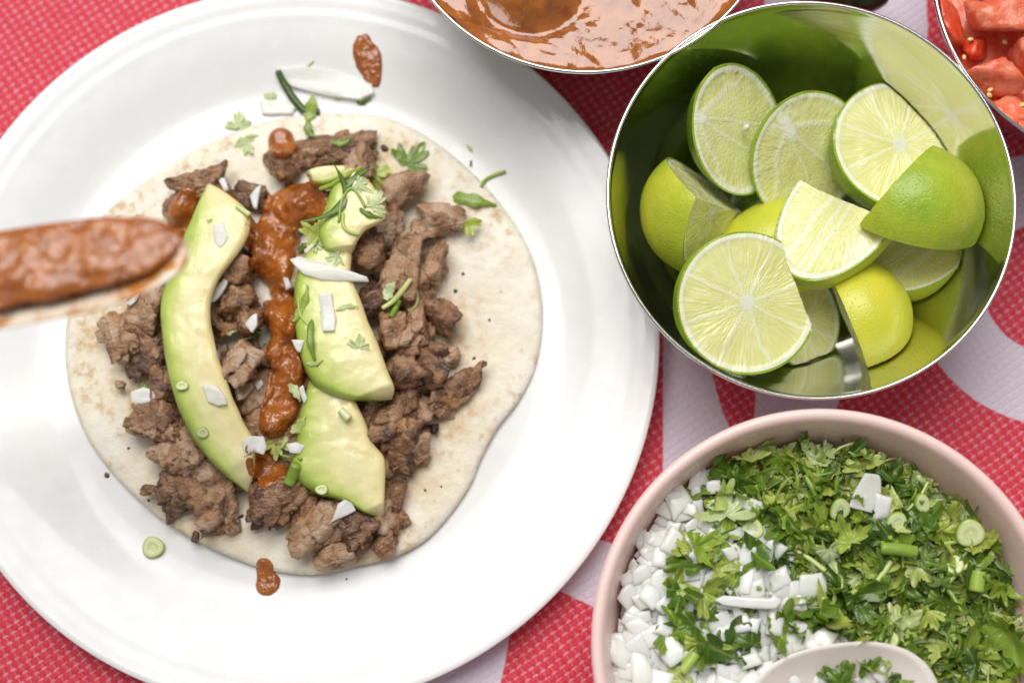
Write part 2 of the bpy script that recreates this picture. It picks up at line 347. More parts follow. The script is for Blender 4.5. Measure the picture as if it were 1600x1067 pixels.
# ------------------------------------------------------------------ object helpers
def tag(o, label=None, cat=None, group=None, kind=None):
    if label: o['label'] = label
    if cat: o['category'] = cat
    if group: o['group'] = group
    if kind: o['kind'] = kind
    return o
def mesh_mm(name, V, F, mats, attrs=None, smooth=True, midx=None):
    me = bpy.data.meshes.new(name)
    V = np.asarray(V, float)
    me.from_pydata((V*MM).tolist(), [], [tuple(int(i) for i in f) for f in F])
    for m in (mats if isinstance(mats, (list, tuple)) else [mats]): me.materials.append(m)
    if smooth: me.polygons.foreach_set('use_smooth', [True]*len(me.polygons))
    if midx is not None: me.polygons.foreach_set('material_index', [int(i) for i in midx])
    for k, a in (attrs or {}).items():
        at = me.attributes.new(k, 'FLOAT', 'POINT'); at.data.foreach_set('value', np.asarray(a, np.float32))
    me.update(); return me
def link(name, me, loc_mm=(0, 0, 0), parent=None, rot=None, scale=None):
    o = bpy.data.objects.new(name, me); COL.objects.link(o); o.location = Vector([float(c)*MM for c in loc_mm])
    if rot is not None: o.rotation_euler = rot
    if scale is not None: o.scale = scale
    if parent: o.parent = parent
    return o
def world_mesh(name, V, F, mats, attrs=None, parent=None, smooth=True, midx=None):
    """geometry given in table millimetres; origin set to the base centre"""
    V = np.asarray(V, float)
    o0 = np.array([(V[:, 0].min()+V[:, 0].max())/2, (V[:, 1].min()+V[:, 1].max())/2, V[:, 2].min()])
    if parent is not None: o0 = np.array(parent.location)/MM
    me = mesh_mm(name, V-o0, F, mats, attrs, smooth, midx)
    if parent is not None: return link(name, me, (0, 0, 0), parent)
    return link(name, me, o0)
def lathe(prof, n=128):
    V = []; F = []; k = len(prof)
    for i in range(n):
        a = 2*math.pi*i/n
        for r, z in prof: V.append((r*math.cos(a), r*math.sin(a), z))
    for i in range(n):
        j = (i+1) % n
        for q in range(k-1): F.append((i*k+q, j*k+q, j*k+q+1, i*k+q+1))
    return V, F
def spline(pts, n):
    """Catmull-Rom through points, n samples evenly by length"""
    p = np.asarray(pts, float); q = np.vstack([2*p[0]-p[1], p, 2*p[-1]-p[-2]]); out = []
    for i in range(1, len(q)-2):
        for t in np.linspace(0, 1, 12, endpoint=False):
            a, b, c, d = q[i-1], q[i], q[i+1], q[i+2]
            out.append(0.5*((2*b)+(-a+c)*t+(2*a-5*b+4*c-d)*t*t+(-a+3*b-3*c+d)*t**3))
    out.append(p[-1]); out = np.array(out)
    s = np.r_[0, np.cumsum(np.linalg.norm(np.diff(out, axis=0), axis=1))]; u = np.linspace(0, s[-1], n)
    return np.stack([np.interp(u, s, out[:, k]) for k in range(out.shape[1])], 1)
SOLIDV, SOLIDF = [], []
def add_solid(V, F):
    b = sum(len(x) for x in SOLIDV); SOLIDV.append(np.asarray(V, float))
    SOLIDF.extend([tuple(int(i)+b for i in f) for f in F])
BVH = None
def rebuild():
    global BVH
    BVH = BVHTree.FromPolygons([tuple(v) for v in np.vstack(SOLIDV)], SOLIDF)
def top(x, y, default=5.0):
    h = BVH.ray_cast(Vector((float(x), float(y), 300.0)), Vector((0, 0, -1)))
    return h[0].z if h[0] is not None else default
def add_obj_solid(o):
    M4 = np.array(o.matrix_basis); me = o.data; n = len(me.vertices); v = np.empty(n*3); me.vertices.foreach_get('co', v); v = v.reshape(-1, 3)
    if o.parent is not None: M4 = np.array(o.parent.matrix_basis) @ M4
    v = (v @ M4[:3, :3].T + M4[:3, 3])*1000
    add_solid(v, [tuple(p.vertices) for p in me.polygons])

# ================================================================== SETTING: tablecloth
def build_cloth():
    nx, ny = 420, 340; x0, x1, y0, y1 = -620, 620, -500, 520
    X, Y = np.meshgrid(np.linspace(x0, x1, nx), np.linspace(y0, y1, ny)); x = X.ravel(); y = Y.ravel()
    Z = noise2(X, Y, 0.012, 3, 3)*1.2; Z = Z*sstep(60, 160, np.maximum(np.abs(X)-150, np.abs(Y)-80)+60)
    sd = np.full(x.shape, 99.0)
    def ring(px, py, r0, r1):
        c = P(px, py, 0); d = np.hypot(x-c[0], y-c[1]); k = PX(0)
        return np.maximum(r0*k-d, d-r1*k)
    def poly(pts):
        q = np.array([P(a, b, 0)[:2] for a, b in pts]); n = len(q); d = np.full(x.shape, 1e9); inside = np.zeros(x.shape, bool)
        for i in range(n):
            a, b = q[i], q[(i+1) % n]; e = b-a; w_ = np.stack([x-a[0], y-a[1]], 1)
            t = np.clip((w_ @ e)/(e @ e), 0, 1); dd = w_-t[:, None]*e; d = np.minimum(d, np.hypot(dd[:, 0], dd[:, 1]))
            c = (a[1] <= y) != (b[1] <= y); xi = a[0]+(y-a[1])/(b[1]-a[1]+1e-12)*(b[0]-a[0]); inside ^= c & (x < xi)
        return np.where(inside, -d, d)
    shapes = [ring(1640, 450, 105, 217),
              poly([(1036, 440), (1036, 770), (1100, 790), (1155, 700), (1142, 672), (1128, 640), (1114, 590), (1102, 540), (1092, 440)]),
              poly([(1183, 540), (1181, 620), (1172, 720), (1296, 720), (1304, 650), (1313, 618), (1335, 540)]),
              poly([(780, 800), (945, 845), (1010, 868), (1010, 965), (932, 950), (880, 925), (760, 870)]),
              poly([(540, 960), (797, 985), (791, 1025), (782, 1067), (770, 1130), (540, 1150)]),
              poly([(1372, -80), (1358, 60), (1440, 110), (1450, 50), (1442, -80)]),
              poly([(1188, -90), (1196, 30), (1290, 30), (1285, -90)])]
    for (a, b, r0, r1) in [(-330, 620, 120, 240), (-420, -260, 140, 250), (420, 1420, 120, 230), (2150, 820, 120, 230), (2050, -230, 110, 220), (1250, 1500, 110, 220), (350, -430, 120, 230), (1200, -560, 110, 220)]:
        shapes.append(ring(a, b, r0, r1))
    for s in shapes: sd = np.minimum(sd, s)
    V = np.stack([x, y, Z.ravel()], 1)
    I = np.arange(nx*ny).reshape(ny, nx)
    F = np.stack([I[:-1, :-1].ravel(), I[:-1, 1:].ravel(), I[1:, 1:].ravel(), I[1:, :-1].ravel()], 1)
    o = link('tablecloth', mesh_mm('tablecloth', V, F, CLOTH, {'motif': np.clip(sd, -30, 30)}))
    tag(o, 'red woven tablecloth with white dashes and large lilac ring motifs', 'tablecloth', kind='structure')
build_cloth()

# ================================================================== plate
PLC = np.array([-82.1, 0.9, 16.0]); PLR = 137.7
def build_plate():
    k = PLR/134.5
    prof = [(0, 4), (60, 4), (84, 4.05)]+[tuple(q) for q in spline([(90, 4.2), (97, 5.0), (104, 6.8), (111, 8.8), (117, 10.2), (121.5, 11.1)], 16)]+[(123.0, 11.46), (124.2, 11.66), (125.6, 11.84), (127.2, 12.12), (128.6, 12.44), (129.8, 12.64), (131, 12.82), (132.4, 13.08), (133.6, 13.3), (134.3, 13.1), (134.5, 12.6), (134.1, 12.0), (131, 11.0), (120, 9.0), (108, 5.4), (98, 1.8), (88, 1.0), (84, 0.8), (82, 2.0), (0, 2.0)]
    prof = [(r*k, z) for r, z in prof]
    V, F = lathe(prof, 192)
    V = np.array(V); V[:, :2] += PLC[:2]
    o = world_mesh('dinner_plate', V, F, CERAM)
    tag(o, 'round white ceramic plate holding the open taco', 'plate'); add_solid(V, F)
build_plate()

# ================================================================== tortilla
def poly_disc(pts_px, z, thick, nr=44, na=220, zfun=None):
    q = np.array([P(a, b, z)[:2] for a, b in pts_px]); q = np.vstack([q, q[:1]])
    ring = spline(q, na+1)[:-1]; c = ring.mean(0); V = []; F = []
    fr = np.linspace(0, 1, nr+1)[1:]
    V.append((c[0], c[1]))
    for f in fr:
        for p in ring: V.append(tuple(c+(p-c)*f))
    V = np.array(V); n = len(V)
    fe = np.r_[0, np.repeat(fr, na)]
    zt = z+thick*np.where(fe > 0.985, 0.35, np.where(fe > 0.96, 0.75, 1.0))+(zfun(V[:, 0], V[:, 1], fe) if zfun else 0)
    zb = zt-thick*np.where(fe > 0.985, 0.25, 1.0)
    for i in range(na): F.append((0, 1+i, 1+(i+1) % na))
    for k in range(nr-1):
        a = 1+k*na; b = a+na
        for i in range(na): j = (i+1) % na; F.append((a+i, b+i, b+j, a+j))
    Fb = [tuple(n+i for i in reversed(f)) for f in F]
    e = 1+(nr-1)*na
    side = [(e+i, n+e+i, n+e+(i+1) % na, e+(i+1) % na) for i in range(na)]
    VV = np.vstack([np.c_[V, zt], np.c_[V, zb]])
    return VV, F+Fb+side, np.r_[fe, fe]
TORT_PX = [(163, 335), (215, 292), (270, 256), (330, 225), (400, 197), (470, 182), (540, 178), (600, 185), (652, 206), (702, 240), (750, 283), (790, 330), (826, 390), (844, 455), (846, 525), (833, 583), (808, 630), (778, 668), (754, 712), (733, 761), (700, 808), (660, 848), (610, 872), (560, 884), (500, 897), (440, 894), (380, 878), (320, 851), (260, 816), (212, 776), (172, 734), (142, 692), (122, 650), (109, 605), (103, 555), (106, 505), (122, 430)]
def build_tortilla():
    def zf(x, y, f):
        e = sstep(0.55, 1.0, f)
        z = noise2(x, y, 0.025, 11, 2)*2.2*(0.35+e)+noise2(x, y, 0.09, 12, 2)*0.7
        z = z+e*0.3
        a = P(745, 655, 6); b = P(820, 560, 6)                      # the fold on the right side
        d = np.hypot(x-a[0], y-a[1]); z = z+1.4*np.exp(-(d/12)**2)
        return np.maximum(z, -0.4)
    V, F, fe = poly_disc(TORT_PX, 5.0, 1.5, zfun=zf)
    j = np.zeros(len(V))
    for (a, b, r) in [(230, 590, 70), (640, 730, 60), (560, 860, 70), (700, 640, 60), (620, 400, 90), (330, 800, 80), (180, 520, 60), (620, 300, 70), (700, 500, 60)]:
        c = P(a, b, 6); j = np.maximum(j, np.exp(-(((V[:, 0]-c[0])**2+(V[:, 1]-c[1])**2)/(r*PX(6))**2)))
    o = world_mesh('flour_tortilla', V, F, TORT, {'juice': j*0.8})
    tag(o, 'pale flour tortilla lying open on the white plate', 'tortilla'); add_solid(V, F)
build_tortilla(); rebuild()

# ================================================================== chopped beef
def ico(n):
    bm = bmesh.new(); bmesh.ops.create_icosphere(bm, subdivisions=n, radius=1.0)
    v = np.array([tuple(x.co) for x in bm.verts]); f = [tuple(q.index for q in p.verts) for p in bm.faces]; bm.free(); return v, f
ICO4 = ico(5); ICO3 = ico(4); ICO2 = ico(3)
def cells(p, seed):
    """nearest random cell of each point: distance gap, cell centre, three random numbers of that cell"""
    i = np.floor(p).astype(np.int64); f1 = np.full(len(p), 9.0); f2 = f1.copy(); cc = np.zeros_like(p); rr = np.zeros_like(p)
    for a in (-1, 0, 1):
        for b in (-1, 0, 1):
            for c in (-1, 0, 1):
                q = i+np.array([a, b, c]); o = q+np.stack([_h(q[:, 0], q[:, 1], q[:, 2], seed+k) for k in (0, 1, 2)], 1)
                d = np.linalg.norm(o-p, axis=1); n1 = d < f1; f2 = np.where(n1, f1, np.minimum(f2, d)); f1 = np.where(n1, d, f1)
                cc = np.where(n1[:, None], o, cc); rr = np.where(n1[:, None], np.stack([_h(q[:, 0], q[:, 1], q[:, 2], seed+k) for k in (7, 8, 9)], 1), rr)
    return f2-f1, cc, rr
def chunk(seed, size, base=None, planes=9, crack=0.13, rough=1.0, p=18, facet=1.0):
    """a torn, faceted lump: rounded polyhedron broken into tilted facets with seams and fibres"""
    rg = np.random.RandomState(seed); D, F = base or ICO4
    N = rg.normal(size=(planes, 3)); N /= np.linalg.norm(N, axis=1)[:, None]; h = rg.uniform(0.50, 0.95, planes)
    N = np.vstack([N, np.eye(3), -np.eye(3)]); h = np.r_[h, np.ones(6)]
    dn = np.maximum(D @ N.T, 0.02)/h
    r = (dn**p).sum(1)**(-1/p)
    V = D*r[:, None]; k = size/np.mean(size); Q = V*k
    wp = Q+0.18*np.stack([fbm(Q*2.6+9, 2, seed+s_) for s_ in (1, 2, 3)], 1)
    off = rg.uniform(0, 50, 3)
    g1, c1, r1 = cells(wp*1.5+off, seed); g2, c2, r2 = cells(wp*3.6+off, seed+60)
    t1 = (((wp*1.5+off)-c1)*(r1-0.5)).sum(1); t2 = (((wp*3.6+off)-c2)*(r2-0.5)).sum(1)
    ax = rg.normal(size=3); ax /= np.linalg.norm(ax); along = Q @ ax
    fib = vn(np.c_[Q*11-np.outer(along, ax)*9.4], seed+8)
    tear = sstep(-0.05, 0.35, fbm(Q*2.0+7, 2, seed+11))
    rr = 1+0.16*fbm(Q*1.35+3, 2, seed+20)+facet*(0.22*(r1[:, 0]-0.5)+0.34*t1)+facet*tear*(0.07*(r2[:, 0]-0.5)+0.10*t2)
    rr = rr-crack*(1-sstep(0.0, 0.12, g1))-0.05*facet*tear*(1-sstep(0.0, 0.14, g2))+0.028*rough*fib+0.025*rough*fbm(Q*8, 2, seed+30)
    V = V*rr[:, None]
    V[:, 2] = np.where(V[:, 2] < 0, V[:, 2]*0.8, V[:, 2])
    CELL['v'] = r1[:, 1]*0.6+r2[:, 1]*0.4
    return V*(np.asarray(size)/2), F
CELL = {}
MEATS = [
 # px, py, w, h, height_mm, lift_mm, rotation, label
 (525, 233, 122, 60, 9, 0, 5, 'wide pale beef piece at the top of the heap under the herb stalk'),
 (437, 262, 58, 46, 9, 0, 0, 'small beef piece directly below the round sauce drop'),
 (318, 286, 104, 36, 9, 1, 18, 'long narrow beef strip arching above the left avocado tip'),
 (392, 302, 66, 46, 9, 0, 0, 'beef piece between the left avocado tip and the sauce blob'),
 (283, 322, 60, 60, 8, 0, 40, 'beef piece under the sauce smear beside the spoon tip'),
 (624, 292, 70, 66, 13, 0, 60, 'rounded beef cube right of the pale herb leaf'),
 (691, 338, 62, 52, 11, 0, 10, 'knobbly beef cube outermost at the upper right'),
 (656, 362, 52, 34, 8, 0, 30, 'small dark beef scrap below the upper right cube'),
 (571, 392, 52, 66, 12, 4, 0, 'purplish beef cube against the avocado right edge'),
 (628, 412, 52, 104, 13, 2, -8, 'tall beef chunk right of the pale tortilla gap'),
 (672, 424, 50, 104, 12, 1, -18, 'tall curved beef chunk on the right rim of the heap'),
 (588, 462, 62, 54, 12, 3, 20, 'beef chunk with a black charred fleck beside the avocado'),
 (612, 512, 46, 66, 13, 4, 10, 'beef chunk just below the green stem knot'),
 (648, 506, 46, 72, 13, 4, -6, 'orange tinged upright beef chunk near the heap middle right'),
 (692, 497, 56, 62, 11, 0, 25, 'pointed beef chunk jutting out on the right'),
 (634, 536, 44, 38, 11, 5, 0, 'small beef knob at the middle of the right side'),
 (670, 545, 52, 34, 10, 2, 20, 'flat dark beef piece below the pointed chunk'),
 (700, 562, 40, 26, 7, 0, 30, 'small tan beef sliver on the tortilla right of the heap'),
 (622, 575, 66, 66, 12, 4, 30, 'tan beef chunk beside the avocado lower corner'),
 (665, 584, 56, 60, 12, 3, -35, 'oval seared beef chunk with dark rim on the right'),
 (640, 612, 54, 50, 10, 1, 0, 'greyish beef piece below the oval chunk'),
 (614, 652, 72, 62, 13, 3, 10, 'reddish beef slab under the avocado frilled corner'),
 (627, 690, 78, 74, 13, 3, -20, 'large cracked beef slab at the lower right of the heap'),
 (656, 692, 44, 42, 10, 1, 0, 'pinkish beef knob on the lower right slab edge'),
 (632, 722, 70, 30, 9, 0, 15, 'low beef strip along the bottom of the lower right slab'),
 (718, 608, 44, 92, 9, 0, -32, 'crumbly beef cluster lying alone at the far right'),
 (690, 632, 34, 42, 7, 0, 0, 'brown beef scrap left of the crumbly far right cluster'),
 (677, 668, 17, 17, 5, 0, 0, 'tiny black shiny crumb by the lower right slab'),
 (610, 778, 42, 58, 10, 0, -8, 'beef cube peeking out right of the lower avocado tip'),
 (598, 851, 40, 44, 9, 0, 15, 'lone square beef cube below the lower avocado tip'),
 (628, 808, 20, 40, 5, 0, 20, 'thin beef shred right of the lone square cube'),
 (552, 824, 78, 72, 11, 1, 0, 'beef chunk beneath the white onion triangle'),
 (497, 822, 84, 84, 12, 1, 20, 'large beef chunk at the bottom middle of the heap'),
 (518, 868, 66, 44, 9, 0, 10, 'lowest beef piece of the bottom middle clump'),
 (470, 806, 50, 50, 9, 0, 0, 'beef piece between the pale ball and the bottom clump'),
 (430, 788, 88, 76, 13, 0, 0, 'pale ball shaped beef chunk below the sauce end'),
 (296, 765, 88, 70, 10, 0, 20, 'tan beef chunk left of the lower left block'),
 (338, 784, 56, 82, 10, 0, 14, 'blocky beef piece at the lower left of the heap'),
 (242, 664, 76, 74, 12, 1, -20, 'pale topped beef chunk at the left edge below the onion scrap'),
 (285, 702, 82, 66, 12, 1, -30, 'torn beef chunk left of the avocado lower half'),
 (318, 740, 62, 50, 10, 0, -30, 'dark beef piece tucked along the avocado lower left edge'),
 (258, 608, 44, 76, 10, 0, 10, 'dark beef piece tucked along the avocado middle left edge'),
 (186, 516, 74, 90, 12, 0, 10, 'rounded dark beef chunk at the far left under the spoon'),
 (228, 500, 62, 88, 13, 1, -10, 'beef chunk between the far left chunk and the avocado'),
 (236, 452, 56, 60, 12, 2, 0, 'beef chunk under the spoon edge touching the avocado'),
 (366, 470, 60, 52, 12, 6, 30, 'gnarled beef piece between avocado and sauce trail'),
 (386, 502, 46, 42, 11, 7, 0, 'dark grainy beef knob left of the sauce trail'),
 (374, 556, 62, 74, 13, 6, -30, 'glossy beef chunk right of the avocado middle'),
 (378, 428, 56, 44, 11, 5, 0, 'greyish beef piece under the sauce trail upper left'),
]
FILL = [(560, 250), (600, 320), (640, 470), (660, 530), (590, 800), (470, 760), (350, 740), (300, 720), (225, 560), (240, 540), (650, 640), (600, 720), (340, 310), (480, 240), (560, 800), (395, 620), (402, 665), (430, 735), (470, 600), (500, 660), (540, 740), (580, 640), (586, 690), (575, 780), (455, 420), (440, 500), (420, 560), (300, 450), (310, 540), (320, 620), (360, 700), (560, 560), (520, 520), (500, 440), (540, 330), (470, 330), (580, 560), (350, 350), (610, 350), (420, 380), (590, 600), (268, 520), (345, 500), (450, 660), (460, 770), (575, 660), (400, 590)]
def build_meat():
    for i, (a, b, w_, h_, hz, lift, rot, lab) in enumerate(MEATS):
        z0 = 6.5+lift; c = P(a, b, z0+hz*0.6); k = PX(z0+hz*0.6)
        tiny = max(w_, h_) < 22
        V, F = chunk(100+i*7, np.array([w_*k*1.12, h_*k*1.12, hz*1.2]), ICO3 if max(w_, h_) < 72 else ICO4)
        o = link('beef_chunk', mesh_mm('beef_chunk', V, F, CHAR if tiny else MEAT, {'cell': CELL['v']}), (c[0], c[1], z0+hz*0.45), rot=(0, 0, RAD(rot)))
        tag(o, lab, 'meat', 'chopped beef on the tortilla'); add_obj_solid(o)
    rg = random.Random(5)
    for i in range(46):                                              # small torn bits between the larger chunks
        a, b = rg.choice([(rg.uniform(560, 690), rg.uniform(380, 740)), (rg.uniform(560, 690), rg.uniform(380, 740)), (rg.uniform(400, 620), rg.uniform(750, 860)), (rg.uniform(165, 330), rg.uniform(470, 790)), (rg.uniform(340, 410), rg.uniform(400, 640))])
        if 165 < a < 330 and abs(a-(150+max(0, b-560)*0.62)) > 105: a = 170+max(0, b-560)*0.60+rg.uniform(0, 70)
        s_ = rg.uniform(16, 34); z0 = 6.5+rg.uniform(0, 4); c = P(a, b, z0+2); k = PX(10)
        V, F = chunk(500+i*5, np.array([s_*k, s_*k*rg.uniform(0.6, 1), s_*k*0.8]), ICO2)
        o = link('beef_bit', mesh_mm('beef_bit', V, F, MEAT, {'cell': CELL['v']}), (c[0], c[1], z0+1.5), rot=(0, 0, rg.uniform(0, 6)))
        tag(o, 'small torn beef bit wedged between the larger beef chunks', 'meat', 'small torn beef bits'); add_obj_solid(o)
    for i, (a, b) in enumerate(FILL):
        z0 = 6.5; hz = rg.uniform(8, 11); c = P(a, b, 10); s = rg.uniform(52, 78)*PX(10)
        V, F = chunk(700+i*3, np.array([s, s*rg.uniform(0.8, 1.1), hz]), ICO3)
        o = link('beef_chunk', mesh_mm('beef_chunk', V, F, MEAT, {'cell': CELL['v']}), (c[0], c[1], z0+hz*0.42), rot=(0, 0, rg.uniform(0, 6)))
        tag(o, 'dark beef piece buried under the avocado and sauce', 'meat', 'beef pieces buried under the toppings'); add_obj_solid(o)
build_meat(); rebuild()

# ================================================================== avocado slices
def avocado(L, R, z, th, label, seed, nt=90, edge=0.30, bow=2.0, tiltw=0.0, flip=False):
    """L outer (green) edge, R inner edge, photo pixels; z base heights along the slice"""
    zz = np.interp(np.linspace(0, 1, nt), np.linspace(0, 1, len(z)), z)
    Lp = spline(L, nt); Rp = spline(R, nt); V = []; A = []; ns = 30; nb = 14
    for t in range(nt):
        u = t/(nt-1); cap = max(0.05, min(1, (min(u, 1-u)/0.10)))**0.5
        h = th*cap; zb = zz[t]
        l = P(Lp[t, 0], Lp[t, 1], zb+h*0.5)[:2]; r = P(Rp[t, 0], Rp[t, 1], zb+h*0.75)[:2]
        s = np.linspace(0, 1, ns)
        prof = np.where(s < edge, np.sqrt(np.clip(1-(1-s/edge)**2, 0, 1))*0.92, 0.92+0.08*np.sin((s-edge)/(1-edge)*math.pi)-tiltw*(s-edge)/(1-edge))
        prof = prof*(1-0.22*sstep(0.93, 1.0, s))
        top_ = np.c_[l+(r-l)*s[:, None], zb+h*(0.25+0.75*prof)]
        sb = np.linspace(1, 0, nb+2)[1:-1]; bot = np.c_[l+(r-l)*(0.04+0.92*sb)[:, None], zb+h*0.10*np.ones(nb)-0.0]
        V.append(np.vstack([top_, bot])); A.append(np.r_[s, sb])
    V = np.vstack(V); A = np.concatenate(A); k = ns+nb
    nn = np.stack([fbm(V*0.11+seed, 2, seed), fbm(V*0.11+seed+40, 2, seed+1), fbm(V*0.16+seed+80, 3, seed+2)], 1)
    V = V+nn*np.array([0.8, 0.8, 0.8])
    F = []
    for t in range(nt-1):
        for q in range(k): F.append((t*k+q, t*k+(q+1) % k, (t+1)*k+(q+1) % k, (t+1)*k+q))
    F.append(tuple(range(k-1, -1, -1))); F.append(tuple((nt-1)*k+q for q in range(k)))
    o = world_mesh('avocado_slice', V, F, AVO, {'across': A})
    tag(o, label, 'avocado', 'avocado slices on the taco'); add_solid(V, F)
    return o
avocado([(321, 291), (302, 330), (284, 372), (262, 420), (250, 470), (252, 530), (262, 590), (282, 650), (310, 700), (345, 738), (386, 768)],
        [(327, 286), (357, 304), (386, 331), (390, 366), (366, 406), (340, 440), (330, 480), (335, 530), (348, 575), (362, 615), (380, 655), (397, 690), (398, 730), (390, 768)],
        [15, 17, 18, 18, 17, 15, 13], 10, 'long curved avocado slice on the left of the sauce trail', 3, edge=0.26)
avocado([(486, 580), (474, 620), (464, 660), (459, 700), (452, 742), (488, 770), (536, 784), (564, 800), (596, 811)],
        [(540, 585), (552, 622), (570, 658), (582, 690), (600, 714), (603, 745), (602, 785), (599, 809)],
        [15, 15, 14, 12], 9.5, 'lower right avocado slice pointing at the bottom of the plate', 11, edge=0.20)
avocado([(508, 372), (474, 400), (460, 440), (458, 490), (464, 540), (476, 580), (498, 608), (540, 624), (590, 627)],
        [(540, 366), (548, 395), (548, 430), (562, 465), (577, 505), (592, 540), (606, 575), (617, 604), (612, 624)],
        [19, 20, 21, 20], 9.5, 'broad middle right avocado slice with a frilled lower corner', 23, edge=0.20)
avocado([(544, 262), (522, 288), (506, 322), (497, 360), (504, 388), (522, 402)],
        [(556, 264), (582, 288), (597, 316), (601, 342), (570, 360), (546, 400)],
        [21, 23, 24, 23], 9, 'upper right avocado slice under the cilantro sprigs', 31, edge=0.22)
avocado([(488, 290), (512, 294), (536, 284), (548, 272)],
        [(478, 268), (498, 262), (522, 259), (542, 258)],
        [20, 20, 19], 8, 'short avocado end piece at the top beside the sauce blob', 41, edge=0.35, nt=40)
rebuild()

# ================================================================== onion and herb pieces: shared shapes
def slab(poly, th, bend=0.0, seed=0, bev=0.35):
    """a cut slab: polygon in mm, thickness, bent about its long axis"""
    q = np.array(poly, float); n = len(q); bm = bmesh.new()
    bot = [bm.verts.new((x, y, 0)) for x, y in q]; tp = [bm.verts.new((x*0.97, y*0.97, th)) for x, y in q]
    bm.faces.new(list(reversed(bot))); bm.faces.new(tp)
    for i in range(n): bm.faces.new((bot[i], bot[(i+1) % n], tp[(i+1) % n], tp[i]))
    bmesh.ops.bevel(bm, geom=list(bm.edges), offset=bev, segments=2, affect='EDGES', profile=0.6)
    bmesh.ops.triangulate(bm, faces=[f for f in bm.faces if len(f.verts) > 4])
    bmesh.ops.subdivide_edges(bm, edges=[e for e in bm.edges if e.calc_length() > 2.2], cuts=2, use_grid_fill=True)
    V = np.array([tuple(v.co) for v in bm.verts]); bm.verts.index_update(); F = [tuple(v.index for v in f.verts) for f in bm.faces]; bm.free()
    V[:, 2] += bend*(V[:, 1]**2)+0.10*bend*(V[:, 0]**2)
    V += 0.5*np.stack([fbm(V*0.4+seed*3+s*20, 2, seed+s) for s in (0, 1, 2)], 1)
    return V, F
def leaf(seed, R, chop=True, curl=1.0, lobes=3):
    rg = np.random.RandomState(seed); na, nr = 76, 6
    a = np.linspace(-2.2, 2.2, na)
    cent = {3: [-1.25, 0, 1.25], 5: [-1.6, -0.8, 0, 0.8, 1.6], 1: [0]}[lobes]
    f = np.zeros(na); vein = np.zeros(na)
    for c in cent:
        L = rg.uniform(0.78, 1.05)*(1.0 if abs(c) < .1 else 0.88); wd = rg.uniform(0.62, 0.78)*(1.0 if lobes == 3 else 0.62)
        b = np.clip(1-((a-c)/wd)**2, 0, 1)**0.55*L; f = np.maximum(f, b); vein = np.maximum(vein, np.exp(-((a-c)/0.10)**2))
    f = np.maximum(f, 0.26)*(0.76+0.30*np.abs(np.sin(a*rg.uniform(6.0, 8.0)+rg.uniform(0, 3)))**0.8)*(1+0.10*vn(np.c_[a*5, a*0, a*0]+seed, seed))
    f *= R
    if chop:
        for _ in range(rg.randint(1, 3)):
            ph = rg.uniform(-2.6, 2.6); d = rg.uniform(0.25, 0.75)*R; cs = np.cos(a-ph); f = np.where(cs > 0.05, np.minimum(f, d/np.maximum(cs, 0.05)), f)
    V = [(0, 0)]; ve = [0.6]; fr = [0]
    for k in range(1, nr+1):
        q = k/nr
        for i in range(na): V.append((f[i]*q*math.cos(a[i]), f[i]*q*math.sin(a[i]))); ve.append(vein[i]); fr.append(q)
    V = np.array(V); V[:, 0] -= 0.4*R
    k1, k2 = rg.uniform(-0.05, 0.06)*curl, rg.uniform(-0.06, 0.07)*curl
    fold = rg.uniform(-0.5, 0.6)*min(1.0, curl)
    z = fold*np.abs(V[:, 1])+k1*V[:, 0]**2+k2*V[:, 1]**2+1.3*curl*fbm(np.c_[V*0.34, np.zeros(len(V))]+seed, 3, seed)-0.35*np.array(ve)*np.array(fr)
    F = [(0, 1+i, 2+i) for i in range(na-1)]
    for k in range(nr-1):
        b0 = 1+k*na
        for i in range(na-1): F.append((b0+i, b0+na+i, b0+na+i+1, b0+i+1))
    return np.c_[V, z], F, {'vein': ve, 'tone': np.full(len(V), 0.0)}
def strip(seed, L, W, curl=1.0):
    """a narrow chopped leaf shred"""
    rg = np.random.RandomState(seed); n, m_ = 18, 5; V = []; ve = []
    k = rg.uniform(-0.09, 0.09); ph = rg.uniform(0, 6)
    for i in range(n):
        u = i/(n-1); x = (u-0.5)*L; wd = W*(0.25+0.75*math.sin(math.pi*min(1, u*1.1+0.05))**0.7)*(1+0.2*math.sin(u*17+ph)); cy = k*x*x
        for j in range(m_):
            s = j/(m_-1)-0.5; V.append((x, cy+s*wd, -abs(s)*0.9*curl+0.02*curl*x*x*rg.choice([1, 1])*(1 if seed % 2 else -1)+0.6*math.sin(u*5+ph))); ve.append(1-min(1, abs(s)*8))
    F = [(i*m_+j, (i+1)*m_+j, (i+1)*m_+j+1, i*m_+j+1) for i in range(n-1) for j in range(m_-1)]
    return np.array(V), F, {'vein': ve, 'tone': np.full(len(V), 0.0)}
def tube(pts, rads, n=8):
    p = spline(pts, max(10, 5*len(pts))); m_ = len(p); rr = np.interp(np.linspace(0, 1, m_), np.linspace(0, 1, len(rads)), rads); V = []; F = []
    up = np.array([0.13, 0.21, 0.97])
    for i in range(m_):
        t = p[min(i+1, m_-1)]-p[max(i-1, 0)]; t /= np.linalg.norm(t)+1e-9; a = np.cross(t, up); a /= np.linalg.norm(a)+1e-9; b = np.cross(a, t)
        for k in range(n):
            g = 2*math.pi*k/n; V.append(p[i]+rr[i]*(a*math.cos(g)+b*math.sin(g)))
    for i in range(m_-1):
        for k in range(n): F.append((i*n+k, i*n+(k+1) % n, (i+1)*n+(k+1) % n, (i+1)*n+k))
    F.append(tuple(range(n-1, -1, -1))); F.append(tuple((m_-1)*n+k for k in range(n)))
    return np.array(V), F
